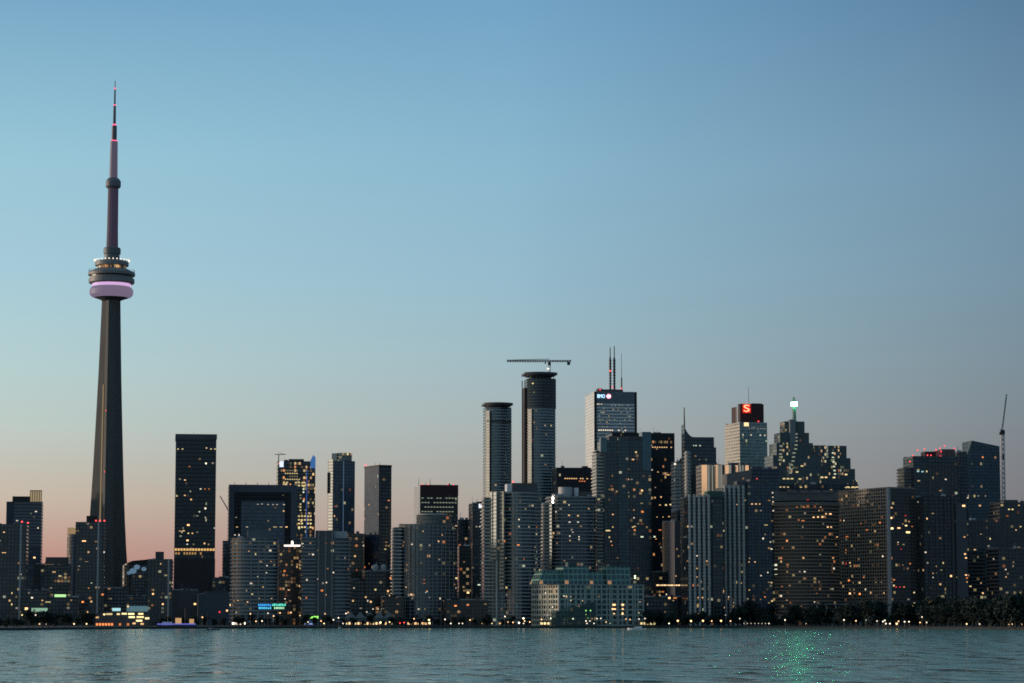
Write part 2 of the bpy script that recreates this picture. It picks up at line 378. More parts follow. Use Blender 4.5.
# ---- curved condo with balconies
cond = dict(wall=(.10, .11, .11), glass=(.014, .019, .024))
b = simple('rounded pale balcony condo in front of the portal shaped block', 232.5, 278.5, 538, 2110, fac(**cond, lit=.04), fl=14, fr=8, slabs=1.1, fh=3.05, smat=plain('pale_balcony', (.30, .34, .36), .6))
b.bump(248, 272, 530, plain('roof_glass_grey', (.10, .13, .15), .3), y0=4); mb = MB(); mb.bar((b.X(246), 3, b.Z(530)), (b.X(259), 3, b.Z(526)), .4); mb.bar((b.X(259), 3, b.Z(526)), (b.X(272), 3, b.Z(530)), .4); mb.build('roof_canopy_frame', STEEL, b.root)
for px in (251, 258.5, 265): b.box('corner_column', CONC, b.X(px), b.X(px) + .8, -1.5, 0, 0, b.H)
b = simple('brown brick hotel with a bright white line and lamp along its roof edge', 279.5, 304.5, 545.5, 2200, fac(wall=(.12, .06, .035), glass=(.02, .016, .014), fh=3, bw=2.4, lit=.25, warm=1.0, power=.35), cat='hotel', name='hotel_tower')
b.box('roof_light_line', emit((1, .85, .8), 2.0), b.X(284), b.X(301), -.6, -.1, b.Z(546.4), b.Z(544.8)); b.box('cornice', plain('brown_brick', (.12, .06, .035), .8), -.2, b.w + .2, -.2, b.d, b.H, b.H + 1)
mb = MB(); mb.lathe([(0, b.H), (1, b.H + 1), (.9, b.H + 3.4), (0, b.H + 4.4)], 10, (b.X(292.3), .8)); mb.build('roof_lamp', emit(COL['N'], 3), b.root)
b = simple('wide grey balcony condo with a raised centre right of the brown hotel', 303.5, 351, 537.5, 2110, fac(**cond, lit=.04), slabs=1.0, fh=3.05, smat=plain('grey_balcony', (.26, .29, .31), .6), fr=9)
b.body([(b.X(316), -2), (b.X(334), -2), (b.X(334), 10), (b.X(316), 10)], 0, b.Z(530.5), fac(**cond, lit=.05), name='centre_bay')
b.bump(334, 347, 531, PANEL)
for px in (318, 325, 331.5): b.box('corner_column', CONC, b.X(px), b.X(px) + .9, -2.6, -2, 0, b.Z(531))
b = simple('dark brick block with small roof lights tucked behind the wide grey condo', 348, 364, 533.5, 2300, fac(wall=(.06, .045, .03), glass=(.02, .015, .012), lit=.10, warm=1), cat='apartment block', name='apartment_block'); b.plant(3)
# ---- white edged blue tower
b = simple('slim blue glass tower with sunlit left side and curved lit crown', 333, 355, 461, 2500, fac(wall=(.05, .07, .10), glass=(.018, .035, .065), fh=3.3, bw=2.6, slab=.25, lit=.02), d=26)
sl = plain('lit_cream_side', (.7, .62, .48), .5)  # cream tone carries the sunset reflected on this side
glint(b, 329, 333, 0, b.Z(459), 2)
mb = MB(); cx = b.X(344); rr = (b.X(353) - b.X(335)) / 2
mb.prism([(cx + rr * math.cos(R(a)), 12 + rr * math.sin(R(a))) for a in range(0, 360, 20)], b.H, b.Z(452.5)); mb.build('crown', [fac(wall=(.35, .34, .3), glass=(.06, .06, .05), fh=3, bw=2.5, lit=.35, warm=.9, power=1.2), ROOF], b.root)
b.box('crown_wall', sl, b.X(332), b.X(337), 4, 8, b.H - .5, b.Z(453)); b.box('blue_mullion', emit((.07, .12, .2), 1), b.X(343.3), b.X(343.9), -.3, 0, b.Z(540), b.H)
b.box('dark_vent', BLACKP, b.X(328.3), b.X(329), 6, 14, b.Z(493), b.Z(472))
# ---- two-tone diamond tower
b = simple('two tone tower with a lighter left face and red corner roof lights', 364.5, 391.5, 466.5, 2300, fac(refl=.25, wall=(.035, .05, .085), glass=(.03, .045, .075), fh=3.2, bw=2.0, slab=.2, pier=.2, lit=.008, gloss=.3), th=27, xc=379, d=20)
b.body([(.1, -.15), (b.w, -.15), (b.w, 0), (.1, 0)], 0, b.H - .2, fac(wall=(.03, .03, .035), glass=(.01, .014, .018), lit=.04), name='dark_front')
b.box('roof_parapet', BLACKP, -.3, b.w + .3, -.3, b.d + .3, b.H, b.H + 1.6)
for px in (365.5, 379, 391): b.beacon(px, 465.3)
b = simple('dark low block with two pale roof domes below the two tone tower', 365, 397, 571, 2180, fac(wall=(.05, .055, .06), glass=(.02, .025, .03), lit=.04), cat='apartment block', name='apartment_block')
for px in (376, 384):
    mb = MB(); x = b.X(px); z = b.H; mb.lathe([(2.6, z), (2.6, z + 3), (2.3, z + 4.6), (1.3, z + 5.6), (0, z + 6)], 16, (x, 5)); mb.build('roof_dome', PANEL, b.root)
# ---- brown topped office with greenish floors
b = simple('office block with dark red top and greenish lit floors behind a rounded condo', 414.5, 458, 485.5, 2550, fac(refl=.3, wall=(.035, .03, .028), glass=(.02, .02, .018), fh=3.9, bw=2.2, lit=.12, warm=.55), xc=420.5, fh=3.9, cat='office tower', name='office_tower')
b.box('top_band', REDM, -.3, b.w + .3, -.35, 0, b.Z(495.5), b.H + .8); b.box('light_tinted_side', PANEL, -.5, -.2, 0, b.d, 0, b.H)  # left face coloured pale for the western light
for i, y in enumerate((498, 502.5, 507, 511.5)):
    winrow(b, y, [422.5 + 3.0 * k for k in range(12) if rnd.random() < .85], 2.6, 1.2, 'P', .5)
for px in (422, 428, 448, 453.5): b.beacon(px, 484.8)
for px in (419, 430.5): b.poly('roof_mast', STEEL, b.X(px), 3, b.H, b.H + 7, .3)
# ---- rounded condo
cb = plain('tan_balcony', (.55, .52, .47), .6)
b = simple('rounded grid fronted condo with a stepped left edge below the red topped office', 402, 459, 524, 2130, fac(wall=(.11, .115, .12), glass=(.014, .02, .028), fh=3.0, bw=3.4, lit=.03), bowf=11, fh=3.0, d=30)
b.slabs(b.pts, 3, b.H + .1, .5, .7, plain('grey_slab', (.24, .26, .27), .6))
mb = MB()
for i in range(1, 13):
    s = i / 13; mb.box(b.w * s - .3, b.w * s + .3, 11 - 11 * (1 - (2 * s - 1) ** 2) - .9, 11 - 11 * (1 - (2 * s - 1) ** 2), 0, b.H)
mb.build('pier_grid', plain('pier_grey', (.24, .26, .27), .6), b.root)
b.body(bow(b.X(420), b.X(459), 12, 30, 6), b.H, b.Z(514.5), fac(**cond, lit=.04), name='upper_block')
b.slabs(bow(b.X(420), b.X(447), 13, 28, 6), b.Z(514.3), b.Z(512.5), .8, 1.2, PANEL, name='roof_ring')
b.body([(b.X(395), 8), (-.1, 8), (-.1, 26), (b.X(395), 26)], 0, b.Z(527), fac(**cond, lit=.03), name='side_wing')
b.slabs([(b.X(395), 8), (-.2, 8), (-.2, 26), (b.X(395), 26)], 3, b.Z(527), 1.2, .9, cb)
b = simple('dark office block with one lit row between rounded condo and tall pale tower', 458, 474.5, 519.5, 2400, fac(**navy, lit=.05), cat='office tower', name='office_tower')
b = simple('small block with dull green lit floors in front of a dark office', 459, 471, 546, 2250, fac(wall=(.07, .07, .06), glass=(.02, .022, .02), lit=.15, warm=.7, power=.3), cat='apartment block', name='apartment_block')
b = simple('slim dark tower with a white lit sign at its top right', 472.5, 486, 503.5, 2350, fac(**navy, lit=.04), cat='office tower', name='office_tower')
b.box('roof_sign', emit((.85, .9, 1), 1.2), b.X(478.8), b.X(483.2), -.6, -.1, b.Z(508), b.Z(503.8))
# ---- twin towers with flat caps
def capped(label, xl, xr, yt, Y, capx0, capx1, capy, mat, dark_to=None):
    b = Bld('condo_tower', label, 'condo tower', xl, xr, yt, Y, 30, 8, fh=3.2)
    pts = bow(0, b.w, 5, 28, 5); b.body(pts, 0, b.H, mat); b.pts = pts
    b.slabs(pts, 3.2, b.H, .5, .8, plain('blue_slab_edge', (.42, .50, .52), .35), name='slab_edge_pattern')
    cap = bow(b.X(capx0), b.X(capx1), 4, 30, 8)
    mb = MB(); mb.prism(cap, b.Z(capy + 2.2), b.Z(capy), 0, 0, bottom=True)
    mb.prism(grow(cap, -3), b.Z(capy + 3.4), b.Z(capy + 2.2), 0, 0, bottom=True); mb.build('roof_canopy', plain('canopy_metal', (.07, .075, .085), .4), b.root)
    mb = MB()
    for i in range(8):
        x = 2 + i * (b.w - 4) / 7; mb.box(x - .3, x + .3, 3.5, 4.1, b.H, b.Z(capy + 3))
    mb.box(4, b.w - 4, 8, 24, b.H, b.Z(capy + 3.2)); mb.build('canopy_post_row', STEEL, b.root)
    return b
tw = dict(wall=(.10, .13, .15), glass=(.02, .04, .055), fh=3.2, bw=2.8, slab=.25, pier=.1, gloss=.16)
b = capped('tall banded glass tower with a flat disc cap, shorter of the two capped towers', 486.5, 512, 407, 2700, 485, 513.5, 402.3, fac(**tw, lit=.008))
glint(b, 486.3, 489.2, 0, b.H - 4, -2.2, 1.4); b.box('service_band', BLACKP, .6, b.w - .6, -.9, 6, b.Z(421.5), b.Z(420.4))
b = capped('tallest capped glass tower, dark upper floors unfinished below its disc cap', 528.5, 556, 378, 2650, 525.5, 558, 371.8, fac(**tw, lit=.008))
dk = fac(wall=(.03, .028, .03), glass=(.012, .012, .014), fh=3.2, bw=1.6, slab=.3, pier=.35, lit=.01)
b.body(grow(b.pts, .7), b.Z(408), b.H - .3, dk, BLACKP, 'unfinished_floors')
b.body([(b.X(525.5), 8), (-.2, 8), (-.2, 24), (b.X(525.5), 24)], 0, b.Z(387), plain('brown_shaft', (.06, .045, .045), .7), name='hoist_shaft')
mb = MB(); x = b.X(522.2, None, 8); mb.bar((x, 8, 0), (x, 8, b.Z(380)), .9); mb.build('hoist_mast', STEEL, b.root)
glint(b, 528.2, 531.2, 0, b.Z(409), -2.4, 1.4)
TB = b
# crane on top of it
root = empty('tower_crane', b.M @ Vector((b.X(549.5, None, 12), 12, b.Z(371.8)))); tag(root, 'flat horizontal tower crane standing on the tallest capped tower', 'crane')
Zc = lambda py: b.Z(py) - b.Z(371.8); Xc = lambda px: b.X(px) - b.X(549.5)
def lattice(mb, a, c, w, n, t=.35, tri=False):
    a, c = Vector(a), Vector(c); d = (c - a).normalized(); u = d.cross(Vector((0, 1, 0))).normalized() * w / 2; v = Vector((0, w / 2, 0))
    cs = [u + v, u - v, -u - v, -u + v]
    for q in cs: mb.bar(a + q, c + q, t)
    for i in range(n):
        p0, p1 = a.lerp(c, i / n), a.lerp(c, (i + 1) / n)
        for k in range(4): mb.bar(p0 + cs[k], p1 + cs[(k + 1) % 4], t * .7)
mb = MB(); lattice(mb, (0, 0, 0), (0, 0, Zc(360)), 2.0, 5, .5); mb.build('mast', PANEL, root)
mb = MB(); lattice(mb, (Xc(507), 0, Zc(359.6)), (Xc(571), 0, Zc(359.6)), 1.5, 26, .55); mb.bar((Xc(507), 0, Zc(358.6)), (0, 0, Zc(357.6)), .5); mb.build('jib', STEEL, root)
mb = MB(); mb.box(Xc(567), Xc(570), -1.2, 1.2, Zc(363.5), Zc(360)); mb.build('counterweight', DSTEEL, root)
mb = MB(); mb.box(-1.6, 1.4, -2.2, -.6, Zc(364), Zc(360.6)); mb.box(-5, -3.8, -.8, .8, Zc(362.5), Zc(360.2)); mb.build('operator_cab', DSTEEL, root)
mb = MB(); mb.lathe([(0, -1.2), (1.1, -.5), (1.1, .5), (0, 1.2)], 8, (-1.5, -2.5)); o = mb.build('work_lamp', emit(COL['N'], 1.5), root); o.location = (0, 0, Zc(367.5))
# ---- condo with three steps, sunlit left edge
b = simple('tall stepped balcony condo with warm sunlit left edge below the capped towers', 500, 543, 491.5, 2110, fac(wall=(.13, .13, .13), glass=(.014, .02, .028), fh=3.0, lit=.035), bowf=14, fh=3.0, d=30)
pb = plain('cream_balcony', (.6, .57, .5), .6); gb = plain('slate_balcony', (.34, .36, .36), .6)
b.slabs(b.pts, 3, b.H + .1, .9, 1.15, gb)
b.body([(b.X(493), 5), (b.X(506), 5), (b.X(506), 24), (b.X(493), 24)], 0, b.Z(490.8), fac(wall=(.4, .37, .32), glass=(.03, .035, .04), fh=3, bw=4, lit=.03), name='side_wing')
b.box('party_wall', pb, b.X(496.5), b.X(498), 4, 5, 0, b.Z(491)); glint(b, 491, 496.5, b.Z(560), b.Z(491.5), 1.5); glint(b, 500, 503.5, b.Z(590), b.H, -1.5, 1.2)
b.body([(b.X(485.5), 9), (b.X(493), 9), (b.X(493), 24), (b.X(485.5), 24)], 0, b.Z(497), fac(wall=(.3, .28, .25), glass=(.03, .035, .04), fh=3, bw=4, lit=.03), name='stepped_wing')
b.slabs([(b.X(485.5), 9), (b.X(493), 9), (b.X(493), 24), (b.X(485.5), 24)], 3, b.Z(497), 1.3, .9, pb)
b.bump(512, 537.5, 482.5, DCONC); b.bump(507, 512, 483.5, WHITE, 'lift_head'); b.beacon(513, 481.5)
# ---- second condo
b = simple('balcony condo with white roof drum and pale left edge above the glass topped warehouse', 552, 598, 496, 2180, fac(wall=(.10, .11, .12), glass=(.02, .03, .04), fh=3.0, lit=.04), fl=10, fr=12, fh=3.0, d=32)
b.slabs(b.pts, 3, b.H + .1, .9, .8, gb)
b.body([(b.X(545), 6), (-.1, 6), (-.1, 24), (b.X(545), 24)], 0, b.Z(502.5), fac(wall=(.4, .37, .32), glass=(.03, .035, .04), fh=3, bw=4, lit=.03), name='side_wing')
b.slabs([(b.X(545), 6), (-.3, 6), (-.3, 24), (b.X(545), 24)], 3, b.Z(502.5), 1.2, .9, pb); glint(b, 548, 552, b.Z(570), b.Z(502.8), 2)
mb = MB(); cx = b.X(567.5); mb.lathe([(6.3, b.H), (6.3, b.Z(486.5)), (0, b.Z(486.3))], 24, (cx, 12)); mb.build('roof_drum', PANEL, b.root)
b.bump(575, 578.5, 487, WHITE, 'lift_head', 8, 14); b.bump(554, 562, 493.5, PANEL); b.bump(580, 592, 491, DCONC, 'plant_room')
b = simple('black office block with one warm lit row beneath its flat roof', 556.5, 599, 467.5, 2600, fac(refl=.15, wall=(.015, .014, .018), glass=(.008, .008, .012), fh=3.8, bw=2.2, lit=.02), cat='office tower', name='office_tower', fh=3.8); b.bump(583, 588, 465.5, BLACKP)
winrow(b, 478.4, [563 + 2.2 * i for i in range(16) if rnd.random() < .8], 1.6, 1.3, 'W', 1.5); winrow(b, 481, [575 + 2.4 * i for i in range(10) if rnd.random() < .6], 1.6, 1.2, 'O', 1)
# ---- bank tower with masts
b = simple('pale sided office tower with three roof masts and a lit bank sign', 585.5, 636.5, 391.5, 3000, fac(wall=(.72, .78, .80), glass=(.07, .09, .10), fh=3.9, bw=2.0, slab=.5, pier=.08, lit=.04, warm=.5, power=.5), xc=594.5, th=9, cat='office tower', name='office_tower', fh=3.9)  # front wall lightened, distance haze put into its colour
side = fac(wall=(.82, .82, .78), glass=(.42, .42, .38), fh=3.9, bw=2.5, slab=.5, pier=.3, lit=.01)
b.body([(-.5, 0), (-.1, 0), (-.1, b.d), (-.5, b.d)], 0, b.H - .2, side, PANEL, 'sunlit_tint_side')  # left face in a brighter copy, western light put into its colour
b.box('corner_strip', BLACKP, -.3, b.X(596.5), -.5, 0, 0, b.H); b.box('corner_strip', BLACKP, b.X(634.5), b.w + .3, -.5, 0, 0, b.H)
b.box('top_band', plain('slate_band', (.13, .17, .21), .4), b.X(596.6), b.X(634.4), -.4, 0, b.Z(403), b.H + .1)
b.bump(600, 623, 388.8, STEEL); b.bump(598, 602, 388, REDM, 'roof_dish')
for px, yt, r in ((610.2, 346.5, 1.35), (614.3, 345, 1.35), (621.5, 352, .5)):
    mb = MB(); x = b.X(px, 370, 8); mb.lathe([(r * .9, b.H), (r * .9, b.Z(376)), (r, b.Z(374)), (r, b.Z(358)), (r * .5, b.Z(356)), (r * .45, b.Z(yt)), (0, b.Z(yt))] if r > 1 else [(1, b.H), (.9, b.Z(378)), (.35, b.Z(376)), (.25, b.Z(yt)), (0, b.Z(yt))], 8, (x, 8)); m_ = mb.build('mast', STEEL, b.root)
    mb = MB()
    zz = b.H + 3
    while zz < b.Z(358) and r > 1: mb.lathe([(r * 1.35, zz), (r * 1.35, zz + .7)], 8, (x, 8)); zz += 3.5
    if r > 1: mb.build('antenna_ring_pattern', DSTEEL, m_)
b.beacon(610.2, 370, 6.5, r=.9); b.beacon(612.5, 386.5, 2); b.beacon(621.5, 388, 2); b.beacon(600, 389.5, 0)
# sign: three letters and a red disc
def text(b, s, px0, px1, pyb, pyt, mat, y=-.7, name='sign_lettering', parent=None, ext=.2):
    cu = bpy.data.curves.new(name, 'FONT'); cu.body = s; cu.extrude = ext; cu.size = 10; cu.align_x = 'LEFT'
    o = bpy.data.objects.new(name, cu); col.objects.link(o); bpy.context.view_layer.update()
    me = bpy.data.meshes.new_from_object(o); bpy.data.objects.remove(o)
    xs = [v.co.x for v in me.vertices]; ys = [v.co.y for v in me.vertices]
    X0, X1, Z0, Z1 = b.X(px0), b.X(px1), b.Z(pyb), b.Z(pyt)
    for v in me.vertices:
        x = X0 + (v.co.x - min(xs)) / (max(xs) - min(xs)) * (X1 - X0); z = Z0 + (v.co.y - min(ys)) / (max(ys) - min(ys)) * (Z1 - Z0)
        v.co = (x, y - v.co.z, z)
    me.materials.append(mat); o = bpy.data.objects.new(name, me); col.objects.link(o); o.parent = parent or b.root
    return o
text(b, 'BMO', 597.3, 604.8, 397.9, 394.3, emit((.45, .75, 1), 2.2))
def disc(b, px, py, rpx, mat, y=-.75, name='sign_disc', n=20):
    mb = MB(); x, z = b.X(px), b.Z(py); r = rpx * b.Y / F
    mb.face([(x + r * math.cos(2 * math.pi * i / n), y, z + r * math.sin(2 * math.pi * i / n)) for i in range(n)])
    mb.face([(x + r * math.cos(2 * math.pi * i / n), y + .4, z + r * math.sin(2 * math.pi * i / n)) for i in range(n - 1, -1, -1)])
    for i in range(n):
        a0, a1 = 2 * math.pi * i / n, 2 * math.pi * (i + 1) / n
        mb.face([(x + r * math.cos(a1), y, z + r * math.sin(a1)), (x + r * math.cos(a0), y, z + r * math.sin(a0)), (x + r * math.cos(a0), y + .4, z + r * math.sin(a0)), (x + r * math.cos(a1), y + .4, z + r * math.sin(a1))])
    return mb.build(name, mat, b.root)
disc(b, 608.6, 396.1, 2.3, emit((1, .28, .38), 2.5)); text(b, 'M', 607.2, 610.0, 397.2, 395.2, emit((1, .9, .95), 3), y=-1.1)
winrow(b, 404, [597.5, 599, 601.5], 1.8, 1.2, 'N', 1); winrow(b, 430, [599 + 2.2 * i for i in range(13) if rnd.random() < .85], 1.8, 1.6, 'N', 1.5)
for i in range(26): winrow(b, 405 + rnd.randrange(7) * 3.6, [rnd.uniform(598, 633)], 1.6, 1.2, 'P', .5)
# ---- black tower and the big glass condo in front
b = simple('black slab tower with scattered warm rows right of the large glass condo', 612, 674.5, 432.5, 2700, fac(refl=.12, wall=(.008, .008, .012), glass=(.005, .006, .009), fh=3.8, bw=2.2, slab=.3, lit=.035, row=.10, warm=1.0, power=.6, gloss=.2), cat='office tower', name='office_tower', fh=3.8, d=40)
winrow(b, 446.8, [650.5 + 2.3 * i for i in range(10) if rnd.random() < .9], 1.9, 1.2, 'W', 1.5)
b = simple('large teal glass condo with serrated balcony edge and two glass corner fins', 604, 651, 440, 2200, fac(wall=(.05, .075, .085), glass=(.018, .032, .042), fh=3.0, bw=2.8, slab=.25, lit=.04), fh=3.0, d=34)
tg = plain('teal_glass', (.05, .10, .12), .15)
b.body([(b.X(597.5), 5), (-.1, 5), (-.1, 28), (b.X(597.5), 28)], 0, b.Z(452), fac(wall=(.15, .15, .14), glass=(.03, .035, .04), lit=.05), name='side_wing')
b.slabs([(b.X(598.5), 5), (0, 5), (0, 28), (b.X(598.5), 28)], 3, b.Z(450), 1.6, .95, pb)
b.box('glass_fin', plain('pale_glass', (.14, .22, .24), .2), b.X(601), b.X(607), -.4, .2, b.Z(452), b.Z(438)); b.box('glass_fin', plain('teal_fin_glass', (.09, .17, .20), .2), b.X(642), b.X(651), -.6, 14, b.Z(470), b.Z(431.5)); b.box('side_wall', PANEL, b.X(600.2), b.X(601.2), -.4, 3, b.Z(452), b.Z(438))
b.bump(609, 641, 435.5, DCONC); b.box('glass_bay', fac(wall=(.06, .09, .1), glass=(.025, .045, .06), fh=3, lit=.03), b.X(618), b.X(628), -1.2, 0, 0, b.Z(437)); b.bump(618, 623.5, 437.5, PANEL, 'roof_screen', -1, 2, b.Z(440))
b.slabs([(b.X(607), -.1), (b.X(617), -.1), (b.X(617), 6), (b.X(607), 6)], 3, b.H - 12, .8, .5, DCONC)
b.slabs([(b.X(629), -.1), (b.X(641), -.1), (b.X(641), 6), (b.X(629), 6)], 3, b.H - 8, .8, .5, DCONC)
# ---- pale slab and spired tower
b = simple('narrow pale banded slab beside the black tower, dark on its right edge', 674.8, 684, 462, 2620, fac(wall=(.5, .5, .46), glass=(.20, .20, .19), fh=3.6, bw=5, slab=.5, pier=.1, lit=.01), cat='office tower', name='office_tower', d=20)
b.body([(b.X(681.5), -.4), (b.w, -.4), (b.w, 10), (b.X(681.5), 10)], 0, b.Z(458), fac(**navy, lit=.10), name='dark_edge'); b.beacon(675, 464, -.5, 'N', 1.2, 1.2)
b = Bld('office_tower', 'dark tower with a swooping roof rising to a needle spire', 'office tower', 690, 714, 437, 2560, 32, 8, fh=3.6)
dm = fac(wall=(.035, .05, .065), glass=(.015, .022, .032), fh=3.6, bw=2.2, slab=.28, lit=.012)
b.body(rrect(0, b.w, 0, b.d), 0, b.H, dm)
b.body([(b.w - .1, 2), (b.X(716.5), 2), (b.X(716.5), 24), (b.w - .1, 24)], 0, b.Z(447), dm, name='side_wing'); b.body([(b.X(716.4), 3), (b.X(717.5), 3), (b.X(717.5), 22), (b.X(716.4), 22)], 0, b.Z(462), dm, name='lower_wing')
# swoop: wall panel whose top is a curve climbing to the spire
prof = [(684.2, 424), (685, 428), (686.3, 431), (688.3, 434), (690.5, 436.2), (693, 437.3)]
mb = MB()
for (p0, y0), (p1, y1) in zip(prof, prof[1:]):
    x0, x1, z0, z1 = b.X(p0), b.X(p1), b.Z(y0), b.Z(y1)
    mb.face([(x0, -1, 0), (x1, -1, 0), (x1, -1, z1), (x0, -1, z0)], [(x0, 0), (x1, 0), (x1, z1), (x0, z0)]); mb.face([(x0, -1, z0), (x1, -1, z1), (x1, 14, z1), (x0, 14, z0)], None, 1)
x0 = b.X(684.2); mb.face([(x0, 14, 0), (x0, -1, 0), (x0, -1, b.Z(424)), (x0, 14, b.Z(424))], [(0, 0), (15, 0), (15, 190), (0, 190)])
mb.build('swooping_wall', [dm, STEEL], b.root)
b.poly('spire', STEEL, b.X(684.4), 0, b.Z(428), b.Z(407.5), .9)
mb = MB(); cx = b.X(687.2); z1 = b.Z(452); z = 0
while z < z1: mb.lathe([(3.8, z), (3.8, z + 1.8), (2.9, z + 1.8), (2.9, z + 3.6)], 14, (cx, -1.5)); z += 3.6
mb.build('banded_bay', plain('pale_band', (.36, .36, .34), .5), b.root)
winrow(b, 445.5, [691, 693.5, 696, 700], 1.8, 1, 'P', 1)
b = simple('small block with a gold lit mirror wall squeezed beside the black tower', 668.5, 676, 521, 2400, plain('brown_block_wall', (.12, .08, .05), .7), cat='office block', name='office_block'); b.box('reflection_glow_panel', emit((1, .42, .16), .75), b.X(669.5), b.X(672.5), -.3, -.1, b.Z(552), b.Z(522))  # glowing strip stands in for the sunset reflected in gold glass
b = simple('dark narrow block left of the ribbed condos', 677.5, 689, 510.5, 2350, fac(wall=(.03, .028, .03), glass=(.012, .012, .014), lit=.02), cat='office block', name='office_block')
b = simple('plain grey brown windowless tower wall left of the ribbed condos', 674.5, 687.5, 521, 2300, plain('grey_brown_wall', (.085, .08, .085), .7), cat='office block', name='office_block')
# ---- gold pleated tower
b = Bld('office_tower', 'gold mirror office tower whose pleated wall glows orange at dusk', 'office tower', 696, 750, 464.5, 2450, 34, 8, xc=701.5, fh=3.8)
b.body([(0, 0), (b.w, 0), (b.w, b.d), (0, b.d)], 0, b.H, fac(wall=(.10, .06, .035), glass=(.06, .035, .02), fh=3.8, bw=2, lit=.0, gloss=.15))
GOLD, tn, bs = newmat('gold_mirror_glass'); bs.inputs['Metallic'].default_value = .95; bs.inputs['Roughness'].default_value = .18
tcn = tn.new('ShaderNodeTexCoord'); nzn = tn.new('ShaderNodeTexNoise'); nzn.inputs['Scale'].default_value = .12; mpn = tn.new('ShaderNodeMapping'); mpn.inputs['Scale'].default_value = (1, 1, .08)
tn.l.new(tcn.outputs['Object'], mpn.inputs[0]); tn.l.new(mpn.outputs[0], nzn.inputs['Vector']); tn.put(bs.inputs['Base Color'], tn.mix(nzn.outputs[0], (1, .80, .62, 1), (1, .95, .82, 1)))
pl = [(701.5, 706, 1), (706, 709.2, 0), (709.2, 710.5, 1), (711.5, 713, 0), (714, 717, 1), (717, 719.5, 0), (720, 722, 0), (724.5, 728, 1), (728, 731, 0), (735, 737.5, 1), (739, 741, 0), (742, 743.5, 0), (745, 748, 1)]
mb = MB()
for p0, p1, k in pl:
    x0, x1 = b.X(p0), b.X(p1); dd = -(x1 - x0) * (.95 if k else .3)   # a pleat with its left flank toward the west
    mb.face([(x0, -.05, 0), (x1, dd, 0), (x1, dd, b.H - .5), (x0, -.05, b.H - .5)]); mb.face([(x1, dd, 0), (x1, -.05, 0), (x1, -.05, b.H - .5), (x1, dd, b.H - .5)]); mb.face([(x0, -.05, b.H - .5), (x1, dd, b.H - .5), (x1, -.05, b.H - .5)])
mb.build('pleated_mirror_wall', GOLD, b.root); b.bump(731, 739, 462, STEEL); b.plant(3)
b = simple('plain grey box roofed block in front of the gold tower', 727, 751.5, 474, 2400, plain('warm_grey_wall', (.20, .18, .17), .7), cat='office block', name='office_block', d=20)
mb = MB(); mb.prism([(0, 0), (b.w, 0), (b.w, 18), (0, 18)], b.H, b.H + 1, ztop=lambda x, y: b.H + (b.Z(469.5) - b.H) * x / b.w); mb.build('sloping_roof', plain('warm_grey_roof', (.20, .18, .17), .7), b.root)
# ---- tower with red sign
b = simple('pale sided tower with dark red crown, red lit sign and roof mast', 725, 767, 422, 2900, fac(wall=(.34, .46, .44), glass=(.12, .19, .19), fh=3.8, bw=2.2, slab=.3, pier=.1, lit=.03, warm=.4, power=.4), xc=740, th=17, cat='office tower', name='office_tower', fh=3.8)  # wall colour raised in place of haze over the distance
b.body([(-.5, 0), (-.1, 0), (-.1, b.d), (-.5, b.d)], 0, b.H - .3, fac(wall=(.62, .57, .47), glass=(.34, .31, .26), fh=3.8, bw=3, slab=.5, pier=.1, lit=0), PANEL, 'light_tinted_side')  # side wall tinted cream, low sun put into its colour
mb = MB(); xq = b.X(740.2, 410, 2); mb.prism([(xq, 2), (b.X(764.5), 2), (b.X(764.5), 9), (xq, 9)], b.H, b.Z(403.5)); mb.build('crown', REDM, b.root)
mb = MB(); x0, x1 = b.X(731.5, 405, 33), b.X(737, 405, 17.5); a = [(x0, 20), (x1, 17.5), (x1, 30), (x0, 33)]; mb.prism(a, b.H - 2, b.Z(405.5)); mb.build('crown_slab', REDM, b.root)
b.box('sign_panel', emit((.5, .02, .01), .8), b.X(743), b.X(751.5), 1.4, 2, b.Z(412.8), b.Z(403.8))
text(b, 'S', 744.3, 750, 411.5, 404.5, emit((1, .035, .018), 24, 'red_neon', True), y=1.0)
b.box('painted_reflection', emit((1, .6, .3), 1.6), b.X(744), b.X(748.5), -.5, -.1, b.Z(426), b.Z(422.5)); b.poly('mast', STEEL, b.X(748.6, 400, 6), 6, b.Z(403.5), b.Z(386), .35)  # small glowing plate stands in for an orange reflection on the wall
b.bump(752, 762, 402.5, STEEL, 'roof_machine', 5, 9, b.Z(403.6)); b.beacon(758.5, 421, -1)
winrow(b, 428, [749, 752, 758, 760.5, 763, 765], 1.8, 1.2, 'N', .5); winrow(b, 434.7, [743, 751, 760.3, 764.8], 2, 1.5, 'N', 1)
# ---- stepped tower with beacon
st = fac(refl=.8, wall=(.10, .125, .13), glass=(.02, .032, .038), fh=3.9, bw=2.2, slab=.32, pier=.25, lit=.12, warm=.4, power=.6)  # stone colour lightened to stand for distance haze
b = Bld('office_tower', 'stepped stone tower with spire and brilliant green white beacon lantern', 'office tower', 773, 822, 455, 2800, 40, 8, fh=3.9)
b.body(b.rect(), 0, b.H, st)
for nme, p0, p1, y, q in (('setback_tier', 776.5, 813, 442.5, 3), ('setback_tier', 780, 809, 432, 6), ('setback_tier', 784.5, 804.5, 420.5, 9)):
    b.body([(b.X(p0, y, q), q), (b.X(p1, y, q), q), (b.X(p1, y, q), 40 - q), (b.X(p0, y, q), 40 - q)], b.H - 30 + q * 3, b.Z(y), st, name=nme)
b.body([(b.X(816), 6), (b.X(827.5), 6), (b.X(827.5), 30), (b.X(816), 30)], 0, b.Z(444.5), st, name='link_wing')
b.box('central_shaft', plain('stone_shaft', (.22, .25, .26), .6), b.X(791), b.X(796.5), 3.0, 12, b.Z(455), b.Z(419))
